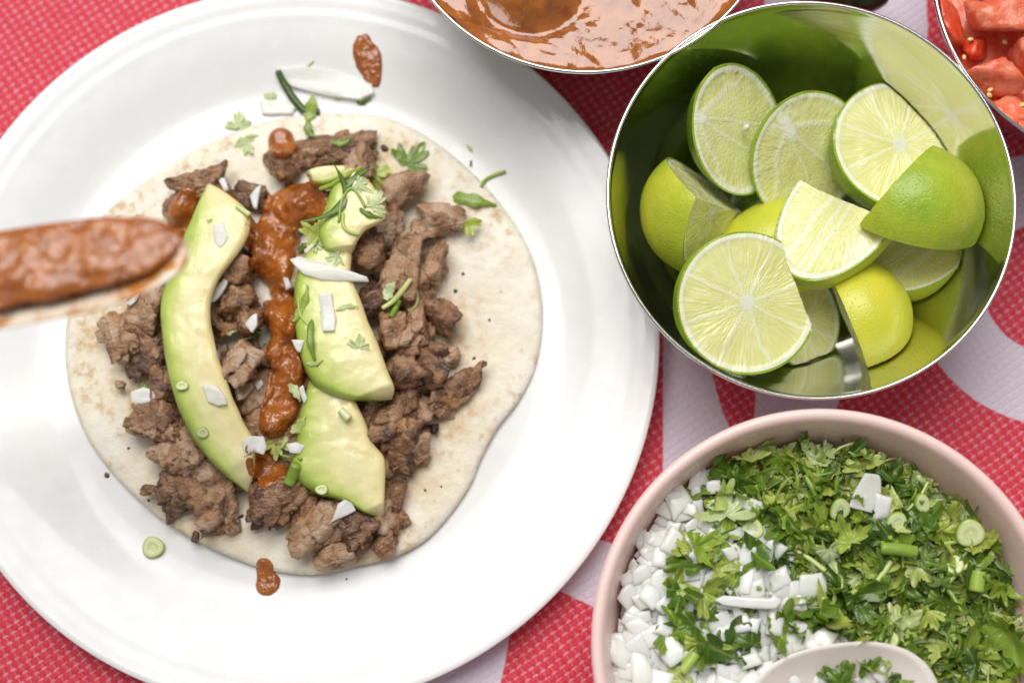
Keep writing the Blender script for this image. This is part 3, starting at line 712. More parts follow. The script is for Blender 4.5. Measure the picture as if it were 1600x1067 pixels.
def disc_slice(seed, R, th):
    rg = np.random.RandomState(seed); na = 26; radii = [0.0, 0.25, 0.45, 0.65, 0.82, 0.95, 1.0]; V = []; A = []; F = []
    ex = rg.uniform(0.75, 1.0)
    for z in (th, 0):
        for r in radii:
            for i in range(na):
                a = 2*math.pi*i/na; rr = R*r*(1+0.05*math.sin(3*a+seed)); V.append((rr*math.cos(a), rr*math.sin(a)*ex, z*(0.6 if r > 0.97 and z > 0 else 1)-0.25*(0.15 < r < 0.3)*(z > 0)+0.12*math.sin(r*19)*(z > 0))); A.append(r)
    k = len(radii)
    for s in (0, 1):
        o = s*k*na
        for q in range(k-1):
            for i in range(na):
                j = (i+1) % na; f = (o+q*na+i, o+(q+1)*na+i, o+(q+1)*na+j, o+q*na+j); F.append(f if s == 0 else f[::-1])
    e = (k-1)*na
    for i in range(na): j = (i+1) % na; F.append((e+i, k*na+e+i, k*na+e+j, e+j))
    return np.array(V), F, {'across': A}

# ================================================================== salsa: draped sheets
def drape(name, caps, H, label, seed, parent=None, edge=3.2, res=0.55, smooth=2.6, mat=SALSA, zref=26, wob=0.7, cat='sauce', base=None, group=None, lump=0.8):
    """caps: list of (px,py,r_px) chains; a thick sauce lying over whatever is beneath"""
    chains = caps if isinstance(caps[0], list) else [caps]; seg = []
    for ch in chains:
        q = [(P(a, b, zref)[0], P(a, b, zref)[1], r*PX(zref)) for a, b, r in ch]
        if len(q) == 1: q = q*2
        for i in range(len(q)-1): seg.append((q[i], q[i+1]))
    xs = [s[k][0] for s in seg for k in (0, 1)]; ys = [s[k][1] for s in seg for k in (0, 1)]; rm = max(s[k][2] for s in seg for k in (0, 1))+3
    gx = np.arange(min(xs)-rm, max(xs)+rm, res); gy = np.arange(min(ys)-rm, max(ys)+rm, res); X, Y = np.meshgrid(gx, gy)
    acc = 0; K = 1.6
    for (a, b) in seg:
        ax, ay, ar = a; bx, by, br = b; ex, ey = bx-ax, by-ay; t = np.clip(((X-ax)*ex+(Y-ay)*ey)/(ex*ex+ey*ey+1e-9), 0, 1)
        d = np.hypot(X-ax-t*ex, Y-ay-t*ey)-(ar+(br-ar)*t); acc = acc+np.exp(-d/K)
    d = -K*np.log(acc+1e-30)+wob*noise2(X, Y, 0.22, seed, 3)*2
    gyv, gxv = np.gradient(d, res); g2 = gxv**2+gyv**2+1e-6
    near = d < 1.6*res
    B = np.zeros_like(X)
    if base is None:
        for i, j in zip(*np.where(d < 3.0)): B[i, j] = top(X[i, j], Y[i, j])
    else: B = base(X, Y)
    # smooth the support so that the sauce bridges the gaps
    S = B.copy(); wgt = (d < 3.0).astype(float); n = max(1, int(smooth/res)); Sm = S*wgt; Wm = wgt.copy()
    ker = np.exp(-(np.arange(-2*n, 2*n+1)/n)**2)
    for ax_ in (0, 1):
        Sm = np.apply_along_axis(lambda v: np.convolve(v, ker, 'same'), ax_, Sm); Wm = np.apply_along_axis(lambda v: np.convolve(v, ker, 'same'), ax_, Wm)
    S = Sm/np.maximum(Wm, 1e-6)
    inn = np.clip(-d/edge, 0, 1); prof = np.sqrt(np.clip(1-(1-inn)**2, 0, 1))
    lumps = lump*noise2(X, Y, 0.30, seed+4, 3)*1.4+lump*0.5*noise2(X, Y, 0.85, seed+6, 2)
    Z = np.where(inn > 0, S*prof+B*(1-prof)+prof*(H+lumps), B)-0.15
    Z = np.maximum(Z, B*0+np.where(prof > 0.5, np.minimum(B+0.3, Z+2.5), -99)) if base is None else Z
    sh = np.where(d > 0, d/g2, 0)
    Xs = X-np.clip(sh*gxv, -res*2, res*2); Ys = Y-np.clip(sh*gyv, -res*2, res*2)
    idx = -np.ones(X.shape, int); I = np.where(near); idx[I] = np.arange(len(I[0]))
    V = np.stack([Xs[I], Ys[I], Z[I]], 1)
    A, Bq, C, D = idx[:-1, :-1], idx[:-1, 1:], idx[1:, 1:], idx[1:, :-1]; ok = (A >= 0) & (Bq >= 0) & (C >= 0) & (D >= 0)
    F = np.stack([A[ok], Bq[ok], C[ok], D[ok]], 1)
    o = world_mesh(name, V, F, mat, parent=parent)
    if parent is None: tag(o, label, cat, group)
    return o, V, F
o, V_, F_ = drape('salsa_trail', [[(432, 302, 25), (462, 297, 26), (486, 312, 25), (494, 334, 17)], [(440, 308, 30), (424, 340, 31), (419, 372, 31), (420, 398, 30), (427, 424, 15), (431, 450, 14), (436, 480, 24), (437, 508, 19), (434, 538, 21), (442, 572, 24), (436, 604, 22), (430, 634, 24), (420, 656, 24)]],
      4.6, 'long thick red salsa trail down the middle of the taco', 5, edge=5.0, smooth=4.2, lump=1.1, wob=0.5); add_solid(V_, F_)
o, V_, F_ = drape('salsa_drop', [(292, 312, 20), (282, 332, 22), (272, 350, 20)], 3.0, 'salsa smear above the spoon tip beside the left avocado', 9, zref=16, group='salsa spots')
drape('salsa_drop', [(436, 214, 21), (440, 230, 24)], 4.5, 'egg shaped salsa drop above the main sauce blob', 12, zref=12, wob=0.2, edge=4.0, lump=0.2, group='salsa spots')
drape('salsa_drop', [(566, 66, 15), (574, 92, 19), (583, 118, 13)], 1.4, 'salsa smear on the plate rim at the top', 15, zref=12, wob=0.9, edge=2.0, group='salsa spots')
drape('salsa_drop', [[(413, 884, 11)], [(417, 912, 17)], [(414, 890, 7), (417, 910, 8)]], 1.3, 'small salsa spot on the plate below the tortilla edge', 18, zref=6, wob=0.4, edge=2.0, group='salsa spots')
rebuild()

# ================================================================== toppings on the taco
def put(name, V, F, mat, px, py, zref, rot=0, lift=0.0, tilt=(0, 0), label='', cat='', group=None, attrs=None, z=None):
    """rest a piece on what lies beneath: fit height under its footprint"""
    V = np.asarray(V, float); c = P(px, py, zref); Rm = np.array((Matrix.Rotation(RAD(rot), 3, 'Z') @ Matrix.Rotation(RAD(tilt[0]), 3, 'X') @ Matrix.Rotation(RAD(tilt[1]), 3, 'Y')))
    Q = V @ Rm.T
    if z is None:
        st = max(1, len(Q)//24); need = [top(c[0]+q[0], c[1]+q[1])-q[2] for q in Q[::st]]
        z = np.percentile(need, 82)+lift
        c = P(px, py, z); 
    o = link(name, mesh_mm(name, V, F, mat, attrs), (c[0], c[1], z), rot=Matrix(Rm.tolist()).to_euler())
    tag(o, label, cat, group); return o
def px_poly(pts, z=22):
    q = np.array([P(a, b, z)[:2] for a, b in pts]); c = q.mean(0); cp = np.array(pts, float).mean(0); return q-c, cp
def onion_poly(pts, th, label, bend=0.02, tilt=(0, 0), zref=24, lift=0.0, seed=0, mat=None):
    q, cp = px_poly(pts, zref); q = q*0.93; th = th*0.62
    if np.sum(q[:, 0]*np.roll(q[:, 1], -1)-np.roll(q[:, 0], -1)*q[:, 1]) < 0: q = q[::-1]
    V, F = slab(q, th, bend, seed, bev=min(0.4, th*0.3))
    return put('onion_piece', V, F, mat or ONIONT, cp[0], cp[1], zref, tilt=tilt, lift=lift, label=label, cat='onion', group='onion pieces on the taco')
onion_poly([(424, 112), (470, 106), (540, 116), (590, 134), (594, 152), (570, 164), (510, 156), (450, 140)], 4.5, 'large translucent onion slice at the top crossed by a herb stalk', 0.03, zref=14, seed=1)
onion_poly([(402, 158), (448, 156), (470, 166), (460, 182), (408, 182)], 3, 'faint white onion slice below the large top slice', 0.02, zref=10, seed=2)
onion_poly([(340, 280), (350, 277), (360, 297), (352, 302)], 2.2, 'small white onion sliver at the left avocado tip', 0, zref=24, seed=3)
onion_poly([(390, 306), (402, 292), (410, 288), (402, 330), (396, 328)], 2.2, 'onion shard at the left side of the sauce blob', 0, zref=22, seed=4)
onion_poly([(446, 404), (462, 398), (510, 410), (548, 424), (580, 434), (583, 442), (545, 441), (500, 440), (470, 430)], 3.2, 'long white onion crescent across the right avocado', -0.03, zref=32, seed=5)
onion_poly([(498, 456), (520, 456), (527, 500), (526, 520), (503, 522), (500, 490)], 2.6, 'white onion rectangle on the middle right avocado', 0.01, zref=34, seed=6)
onion_poly([(455, 530), (479, 531), (470, 552), (464, 550)], 2.4, 'small onion triangle at the right side of the sauce trail', 0, zref=30, seed=7)
onion_poly([(314, 600), (326, 597), (342, 603), (356, 622), (358, 634), (342, 636), (324, 630)], 2.2, 'white onion scrap lying on the left avocado slice', 0, zref=28, seed=8)
onion_poly([(376, 688), (392, 680), (414, 680), (420, 700), (414, 712), (398, 706), (380, 716)], 3, 'onion scrap smeared with salsa at the trail end', 0.02, zref=26, seed=9)
onion_poly([(446, 693), (462, 690), (479, 696), (470, 710), (452, 709)], 2.4, 'little white onion cube on the lower avocado slice', 0, zref=26, seed=10)
onion_poly([(546, 774), (559, 797), (511, 820), (520, 812), (527, 786)], 2.2, 'white onion triangle below the lower avocado slice', 0, zref=22, seed=11)
onion_poly([(326, 476), (338, 450), (352, 434), (358, 440), (354, 452), (336, 474)], 2.5, 'onion sliver wedged right of the left avocado slice', 0, zref=24, seed=12)
onion_poly([(196, 474), (224, 450), (214, 472), (204, 480)], 2.0, 'onion splinter just below the spoon edge', 0, zref=22, seed=13)
onion_poly([(204, 612), (226, 604), (248, 612), (246, 630), (222, 634), (206, 628)], 3, 'white onion scrap on the tortilla at the far left', 0.02, zref=10, seed=14)
onion_poly([(382, 508), (392, 494), (402, 488), (404, 510), (394, 522)], 2.5, 'onion chip beside the grainy beef knob', 0, zref=22, seed=15)
onion_poly([(366, 612), (380, 600), (396, 598), (400, 606), (386, 624), (372, 630)], 5, 'browned translucent onion sliver left of the sauce trail', 0.03, zref=22, seed=16, mat=BEAN)
onion_poly([(398, 602), (410, 592), (414, 600), (404, 612)], 2.5, 'tiny onion chip touching the sauce trail', 0, zref=24, seed=17)
onion_poly([(466, 606), (474, 600), (482, 624), (476, 632)], 2.0, 'thin onion chip where the two right avocados meet', 0, zref=28, seed=18)
onion_poly([(440, 430), (452, 434), (458, 450), (448, 456)], 2.5, 'onion chip half hidden at the sauce trail neck', 0, zref=26, seed=19)
onion_poly([(332, 350), (350, 346), (358, 372), (346, 392), (334, 380)], 1.0, 'clear onion flake on the upper left avocado', 0, zref=27, seed=20)

def herb_leaf(px, py, size, rot, label, seed, zref=26, lobes=3, tilt=(0, 0), tone=0.0, curl=0.8, lift=0.4, chop=False):
    V, F, at = leaf(seed, size*PX(zref)*0.62, chop, curl, lobes); at['tone'] = np.full(len(V), tone)
    return put('cilantro_leaf', V, F, LEAF, px, py, zref, rot, lift, tilt, label, 'herb', 'cilantro bits on the taco', at)
def herb_strip(px, py, L, W, rot, label, seed, zref=28, tone=0.1, lift=0.4):
    k = PX(zref); V, F, at = strip(seed, L*k, W*k); at['tone'] = np.full(len(V), tone)
    return put('cilantro_shred', V, F, LEAF, px, py, zref, rot, lift, (0, 0), label, 'herb', 'cilantro bits on the taco', at)
def herb_stem(pts, r, label, zref=28, mat=None, rise=0.8):
    k = PX(zref); q = []
    for a, b in pts:
        c = P(a, b, zref); q.append([c[0], c[1], 0])
    q = np.array(q); zz = np.array([top(p[0], p[1]) for p in q]); zz = np.maximum(zz, np.percentile(zz, 60)-1.5); q[:, 2] = zz+r*rise
    V, F = tube(q, [r*0.8, r, r*0.9]); 
    o = world_mesh('herb_stalk', V, F, mat or STEM); tag(o, label, 'herb', 'cilantro bits on the taco'); return o
herb_stem([(429, 100), (440, 122), (456, 146), (476, 164), (494, 162)], 1.7, 'thick green herb stalk lying across the top onion slice', 16, mat=LEAF)
herb_strip(486, 168, 46, 20, 80, 'crumpled green leaf at the end of the top stalk', 3, 14, 0.25)
herb_strip(482, 204, 36, 14, -65, 'folded dark green leaf shred above the wide beef piece', 4, 16, 0.0)
herb_leaf(372, 188, 44, 90, 'yellow green leaf scrap at the upper left of the tortilla', 61, 10, 3, tone=0.55)
herb_leaf(385, 226, 46, -70, 'pale chartreuse leaf scrap on the upper tortilla', 62, 9, 3, tone=0.6, chop=True)
herb_leaf(420, 150, 36, 160, 'blurred chartreuse leaf left of the top stalk', 63, 12, 3, tone=0.6)
herb_strip(530, 145, 24, 15, 80, 'small green striped leaf bit on the top onion slice', 6, 16, 0.3)
herb_strip(572, 150, 36, 16, 60, 'green leaf bit at the right end of the top onion slice', 8, 14, 0.25)
herb_stem([(456, 104), (475, 105), (492, 108)], 0.5, 'hair thin herb stem on the top onion slice', 18)
herb_stem([(472, 104), (474, 94), (486, 84)], 0.35, 'finest curled herb thread above the top onion slice', 16)
herb_leaf(648, 246, 74, 50, 'frilly green cilantro leaf at the upper right of the heap', 64, 14, 3, tone=0.15)
herb_leaf(594, 268, 62, 15, 'cilantro leaf draped left of the rounded beef cube', 65, 26, 3, tone=0.35)
herb_leaf(588, 312, 54, 55, 'pale grey green leaf underside on the upper avocado', 66, 32, 3, tone=0.6)
herb_stem([(497, 291), (520, 286), (540, 276), (556, 262), (562, 256)], 1.1, 'arched green stem over the top avocado end piece', 31, mat=LEAF)
herb_strip(538, 312, 116, 15, 72, 'long green leaf blade running down the upper avocado', 15, 34, 0.12)
herb_strip(556, 276, 60, 13, 38, 'short green leaf blade at the top of the upper avocado', 17, 32, 0.2)
herb_leaf(566, 292, 44, -30, 'small lime green leaf between the blades on the upper avocado', 81, 33, 5, tone=0.4)
herb_leaf(520, 402, 40, 200, 'yellowish leaf tucked above the onion crescent end', 82, 33, 5, tone=0.5)
herb_stem([(528, 345), (533, 310), (546, 291), (558, 300), (570, 322)], 0.6, 'thin looping herb stem on the upper avocado', 35)
herb_stem([(534, 330), (536, 352), (548, 362), (560, 364)], 0.7, 'short hooked herb stem on the upper avocado edge', 35)
herb_strip(578, 336, 40, 9, -20, 'curled leaf edge under the grey green leaf', 10, 34, 0.3)
herb_leaf(486, 362, 56, 150, 'mint coloured leaf right of the sauce blob', 67, 30, 3, tone=0.55)
herb_strip(474, 385, 26, 10, 40, 'dark green shred below the mint coloured leaf', 12, 28, -0.1)
herb_leaf(500, 385, 30, -30, 'small yellow leaf above the onion crescent', 68, 32, 3, tone=0.6, chop=True)
herb_strip(738, 312, 78, 20, -12, 'long green leaf shred on the right of the tortilla', 14, 10, 0.3)
herb_stem([(752, 290), (757, 278), (772, 270), (790, 265)], 0.8, 'kinked herb stem hanging over the tortilla right edge', 9)
herb_leaf(735, 229, 18, 30, 'tiny leaf bit above the right shred', 69, 9, 3, tone=0.35, chop=True)
herb_leaf(736, 256, 16, 90, 'tiniest green fleck near the tortilla upper right edge', 70, 9, 1, tone=0.3)
herb_leaf(732, 355, 40, -80, 'translucent lime green petal below the right shred', 71, 9, 3, tone=0.6)
herb_stem([(594, 476), (612, 464), (628, 448), (640, 432)], 1.1, 'diagonal green stem of the knot on the beef', 28)
herb_stem([(640, 432), (649, 452), (646, 470), (634, 477)], 0.6, 'thin bent stem of the knot on the beef', 28)
herb_stem([(622, 462), (615, 474), (608, 490)], 1.2, 'short blunt green stem pointing down on the beef', 28)
herb_strip(608, 452, 34, 18, 60, 'bright leaf curl at the left of the stem knot', 16, 28, 0.2)
herb_strip(474, 475, 62, 14, 70, 'bent pale leaf shred beside the onion rectangle', 18, 34, 0.45)
herb_strip(485, 535, 78, 11, -82, 'long narrow green shred along the avocado left side', 20, 34, 0.12)
herb_stem([(462, 462), (466, 488), (480, 506), (486, 520)], 0.45, 'hairline stem crossing the avocado left side', 34)
herb_strip(542, 478, 36, 9, 8, 'smile shaped green rind shred on the avocado', 22, 34, 0.25)
herb_leaf(562, 533, 40, 80, 'clustered green leaf on the avocado centre', 72, 34, 3, tone=0.3)
herb_strip(492, 568, 28, 7, 10, 'pale curled shred on the avocado lower left', 24, 34, 0.5)
herb_strip(462, 612, 34, 14, -55, 'green leaf wedged between sauce and avocado', 26, 28, 0.05)
herb_strip(468, 664, 34, 16, 50, 'olive leaf curl on the lower avocado slice', 28, 28, 0.2)
herb_leaf(432, 702, 46, -90, 'blue green leaf hanging under the trail end', 73, 24, 3, tone=0.2)
herb_stem([(434, 708), (450, 712), (468, 716)], 0.7, 'short herb stem below the little onion cube', 28)
herb_stem([(463, 726), (456, 742), (449, 756)], 2.3, 'fat pale stem chunk above the ball shaped beef', 24)
herb_strip(448, 680, 44, 8, 75, 'grass like blade along the sauce trail end', 30, 28, 0.3)
V, F, at = disc_slice(5, 10*PX(26), 1.2); put('scallion_slice', V, F, SCAL, 503, 765, 24, label='small scallion bit on the lower avocado left edge', cat='scallion', attrs=at, lift=0.2)
V, F = tube([(0, 0, 0), (3.2, -3.4, 0.2)], [1.5, 1.6]); put('scallion_slice', V, F, SCAL, 532, 640, 30, label='pale scallion rod on the lower avocado slice', cat='scallion', lift=0.6)
V, F, at = disc_slice(8, 17*PX(6), 1.2); put('scallion_slice', V, F, SCAL, 239, 855, 6, label='green scallion coin lying alone on the plate', cat='scallion', attrs=at, z=5.2)
V, F, at = disc_slice(9, 10*PX(26), 1.0); put('scallion_slice', V, F, SCAL, 285, 603, 28, label='scallion ring stuck on the left avocado slice', cat='scallion', attrs=at, lift=0.1)
V, F, at = disc_slice(10, 9*PX(26), 1.2); put('scallion_slice', V, F, SCAL, 317, 675, 28, label='small scallion bit on the lower left avocado slice', cat='scallion', attrs=at, lift=0.1, tilt=(20, 10))
V, F = tube([(0, 0, 0), (5, -3.5, 0)], [1.0, 1.1]); put('herb_stalk', V, F, STEM, 370, 322, 28, label='short pale stem on the upper left avocado edge', cat='herb', lift=0.3)
herb_leaf(362, 516, 22, 0, 'small bright leaf on the beef right of the left avocado', 74, 22, 3, tone=0.2)
herb_leaf(398, 522, 30, -60, 'yellow green leaf left of the sauce trail', 75, 24, 3, tone=0.35)
herb_leaf(328, 345, 16, 20, 'tiny green fleck on the upper left avocado', 76, 28, 1, tone=0.5)
herb_leaf(228, 604, 24, 20, 'green leaf bit on the far left onion scrap', 77, 12, 3, tone=0.3)
herb_leaf(318, 836, 18, 10, 'small green fleck near the tortilla bottom edge', 78, 9, 1, tone=0.4)
herb_strip(535, 222, 36, 12, 15, 'green shred on the wide pale beef piece', 32, 18, 0.3)
o, V_, F_ = drape('salsa_drop', [(390, 700, 11), (408, 702, 13)], 2.2, 'orange salsa dab on the onion scrap at the trail end', 21, zref=28, wob=0.4, edge=2.4, group='salsa spots')
drape('salsa_drop', [(396, 724, 10), (415, 742, 16), (432, 738, 12)], 1.6, 'dark salsa puddle between the avocado tips', 22, zref=20, wob=0.8, edge=2.4, group='salsa spots')
rg = random.Random(3)
for (a, b, s) in [(164, 742, 7), (234, 650, 5), (232, 782, 4), (378, 806, 6), (740, 560, 5), (757, 573, 8), (724, 428, 5), (664, 765, 4), (290, 690, 4), (305, 838, 14), (600, 232, 12), (712, 455, 6), (765, 500, 4), (690, 760, 3), (540, 905, 3), (200, 700, 4)]:
    V, F = chunk(900+a, np.array([s, s*0.8, s*0.5])*0.24*1.3, ICO2)
    p_ = P(a, b, 7); z = top(p_[0], p_[1])
    o = link('browned_crumb', mesh_mm('browned_crumb', V, F, MEAT if s > 6 else CHAR), (p_[0], p_[1], z+s*0.03), rot=(0, 0, rg.uniform(0, 6)))
    tag(o, 'tiny browned crumb scattered on the tortilla', 'crumb', 'crumbs on the tortilla')

# ================================================================== spoon with salsa (held from outside the frame)
def spoon_mesh(a, b, depth, wall, hl, hw, na=64, nr=12):
    """spoon along +x: tip at +a; handle towards -x"""
    V = []; F = []
    def xy(t, f):
        c_, s_ = math.cos(t), math.sin(t); return a*f*math.copysign(abs(c_)**0.84, c_), b*f*math.copysign(abs(s_)**0.88, s_)
    for side in (0, 1):
        for k in range(nr+1):
            f = k/nr
            for i in range(na):
                t = 2*math.pi*i/na; x, y = xy(t, f if side == 0 else f*1.0)
                z = -depth*(1-f**2.2) if side == 0 else -depth*(1-f**2.2)*1.0-wall*(0.35+0.65*(1-f**6))
                V.append((x, y, z))
    m_ = (nr+1)*na
    for side in (0, 1):
        for k in range(nr):
            for i in range(na):
                j = (i+1) % na; f = (side*m_+k*na+i, side*m_+(k+1)*na+i, side*m_+(k+1)*na+j, side*m_+k*na+j); F.append(f if side == 0 else f[::-1])
    e = nr*na
    for i in range(na): j = (i+1) % na; F.append((e+i, m_+e+i, m_+e+j, e+j))
    H = []; HF = []; n = 16; mh = 20
    for i in range(mh):
        u = i/(mh-1); x = -a*0.86-hl*u; wd = hw*(0.9+0.25*u); zc = -wall*0.6+6*math.sin(u*1.6)-1.2*(1-u)
        for k in range(n):
            g = 2*math.pi*k/n; H.append((x, wd*math.cos(g), zc+2.0*math.sin(g)))
    for i in range(mh-1):
        for k in range(n): HF.append((i*n+k, (i+1)*n+k, (i+1)*n+(k+1) % n, i*n+(k+1) % n))
    HF.append(tuple(range(n))); HF.append(tuple((mh-1)*n+k for k in range(n-1, -1, -1)))
    return np.array(V), F, np.array(H), HF
def build_salsa_spoon():
    z = 150.0; tip = P(292, 386, z); back = P(-200, 478, z)
    d = tip-back; ang = math.atan2(d[1], d[0]); a = 47.0; b = 14.2; c = tip-np.array([math.cos(ang), math.sin(ang), 0])*a
    root = bpy.data.objects.new('serving_spoon', None); COL.objects.link(root); root.empty_display_size = 0.02
    root.location = Vector(c*MM); root.rotation_euler = (RAD(-13), RAD(3), ang)
    tag(root, 'blurred cream spoon loaded with salsa reaching in from the left', 'spoon')
    V, F, H, HF = spoon_mesh(a, b, 6.0, 2.6, 150, 5.5)
    link('spoon_bowl', mesh_mm('spoon_bowl', V, F, CREAM), parent=root); link('handle', mesh_mm('handle', H, HF, CREAM), parent=root)
    # salsa load: its own thing, resting in the spoon
    n = 150; m_ = 70; S = []; idx = {}; F = []
    xs = np.linspace(-a*1.0, a*0.985, n); ys = np.linspace(-b, b*1.06, m_); X, Y = np.meshgrid(xs, ys, indexing='ij')
    e = (np.abs(X/(a*0.99))**2.4+np.abs((Y-0.26*b)/(b*0.84))**2.4)**(1/2.4); e = e+0.09*noise2(X, Y, 0.12, 77, 3)
    f = np.hypot(X/a, Y/b); zb = -6.0*(1-np.clip(f, 0, 1)**2.2)
    Z = np.where(e < 1, zb*0.25+4.2*np.sqrt(np.clip(1-e**2.4, 0, 1)), zb)+0.2+np.clip((1-e)*4, 0, 1)*(2.2*noise2(X, Y, 0.11, 80, 3)+0.6*noise2(X, Y, 0.40, 81, 2))
    Z = np.maximum(Z, zb+0.25)
    ok = e < 1.0
    for i in range(n):
        for j in range(m_):
            if ok[i, j]: idx[(i, j)] = len(S); S.append((X[i, j], Y[i, j], Z[i, j]))
    for i in range(n-1):
        for j in range(m_-1):
            k = [(i, j), (i+1, j), (i+1, j+1), (i, j+1)]
            if all(q in idx for q in k): F.append(tuple(idx[q] for q in k))
    o = link('salsa_load', mesh_mm('salsa_load', np.array(S), F, SALSA)); o.location = root.location; o.rotation_euler = root.rotation_euler
    tag(o, 'glossy red salsa heaped in the blurred spoon at left', 'sauce')
build_salsa_spoon()

# ================================================================== steel bowls
def bowl_profile(R, Ht):
    k = R/69.5; g = Ht/58
    inner = [(0, 2.0), (28, 2.0), (38, 4.2), (47.5, 11), (54.5, 21), (59.6, 32), (63.7, 43), (66.9, 51.5), (68.6, 56.2)]
    lip = [(68.7, 57.2), (69.0, 57.8), (69.5, 58), (70.0, 57.7), (70.2, 57.1), (69.9, 56.5)]
    outer = [(69.4, 55.8), (68.2, 51.3), (64.5, 42.6), (60.4, 31.5), (55.3, 20.3), (48.2, 10.2), (38.3, 3.2), (28, 1.0), (0, 1.0)]
    def sm(p, n): return [tuple(q) for q in spline(p, n)]
    return [(r*k, z*g) for r, z in sm(inner, 40)+lip+sm(outer, 24)]
BH = 58.0
def steel_bowl(x, y, R, name, label):
    c = np.array([x, y, BH])
    V, F = lathe(bowl_profile(R, BH), 160)
    o = link(name, mesh_mm(name, V, F, STEEL), (c[0], c[1], 0.4)); tag(o, label, 'bowl', 'small polished steel bowls'); return o, c, R
STEEL_IN = [(0, 2.0), (28, 2.0), (38, 4.2), (47.5, 11), (54.5, 21), (59.6, 32), (63.7, 43), (66.9, 51.5), (68.6, 56.2), (69.5, 90)]
PINK_IN = [(0, 6), (34, 6), (48, 9), (58, 17), (66, 31), (71.5, 46), (74.2, 57), (75.2, 60.5), (76, 90)]
def squeeze(Wv, c, R, prof, R0, gap=0.7):
    """press points (table mm) that would stick through a bowl's wall back against its inside"""
    rr = np.array([p[0]*R/R0 for p in prof]); zz = np.array([p[1] for p in prof])+0.4; Wv = Wv.copy()
    Wv[:, 2] = np.maximum(Wv[:, 2], zz[0]+gap); d = np.hypot(Wv[:, 0]-c[0], Wv[:, 1]-c[1]); lim = np.interp(Wv[:, 2], zz[1:], rr[1:])-gap
    k = np.where(d > lim, lim/np.maximum(d, 1e-6), 1.0); Wv[:, 0] = c[0]+(Wv[:, 0]-c[0])*k; Wv[:, 1] = c[1]+(Wv[:, 1]-c[1])*k
    return Wv
def squeeze_obj(o, c, R, prof, R0):
    me = o.data; v = np.empty(len(me.vertices)*3); me.vertices.foreach_get('co', v); v = v.reshape(-1, 3); B = np.array(o.matrix_basis)
    w_ = squeeze((v @ B[:3, :3].T+B[:3, 3])*1000, c, R, prof, R0)/1000; me.vertices.foreach_set('co', ((w_-B[:3, 3]) @ B[:3, :3]).ravel()); me.update()
lb, LBC, LBR = steel_bowl(104.7, 42.3, 71.2, 'steel_bowl', 'polished steel bowl full of lime wedges')
sb, SBC, SBR = steel_bowl(26.4, 157.0, 69.5, 'steel_bowl', 'steel bowl of red salsa cut by the top edge')
tb, TBC, TBR = steel_bowl(P(1762, -34, BH)[0], P(1762, -34, BH)[1], 69.5, 'steel_bowl', 'steel bowl of diced tomato cut by the right edge')

# salsa filling
def build_salsa_pool():
    R = SBR*0.965; zt = 50.0; n = 150; g = np.linspace(-R, R, n); X, Y = np.meshgrid(g+SBC[0], g+SBC[1]); r = np.hypot(X-SBC[0], Y-SBC[1])
    Z = zt+1.1*noise2(X, Y, 0.10, 50, 3)+0.8*noise2(X, Y*1.6+X, 0.35, 51, 3)
    m0 = P(828, -8, zt); d = np.hypot((X-m0[0])/1.25, Y-m0[1]); Z = Z+5.5*np.exp(-(d/9.5)**4)*(1+0.3*noise2(X, Y, 0.3, 52, 2))-1.2*np.exp(-((d-14)/3.0)**2)
    m1 = P(715, 40, zt); d = np.hypot(X-m1[0], Y-m1[1]); Z = Z+1.5*np.exp(-(d/8)**2)
    V = []; F = []; rr = np.linspace(0, R, 90); na = 240
    for q in rr:
        for i in range(na):
            a = 2*math.pi*i/na; V.append((SBC[0]+q*math.cos(a), SBC[1]+q*math.sin(a)))
    V = np.array(V)
    x, y = V[:, 0], V[:, 1]; Zv = zt+1.1*noise2(x, y, 0.10, 50, 3)+0.55*noise2(x, y*1.6+x, 0.24, 51, 3)+0.22*noise2(x, y, 0.8, 53, 2)
    d = np.hypot((x-m0[0])/1.3, y-m0[1]); Zv += 6.0*np.exp(-(d/10)**4)*(1+0.35*noise2(x, y, 0.3, 52, 2))-1.4*np.exp(-((d-14.5)/3.0)**2)
    d = np.hypot(x-m1[0], y-m1[1]); Zv += 1.5*np.exp(-(d/8)**2); q = np.hypot(x-SBC[0], y-SBC[1]); Zv += 1.2*np.exp(-((R-q)/1.5))
    V = np.c_[V, Zv]
    for k in range(len(rr)-1):
        for i in range(na): j = (i+1) % na; F.append((k*na+i, (k+1)*na+i, (k+1)*na+j, k*na+j))
    o = world_mesh('bowl_salsa', V, F, POOL); tag(o, 'smooth orange red salsa filling the steel bowl at the top', 'salsa')
build_salsa_pool()

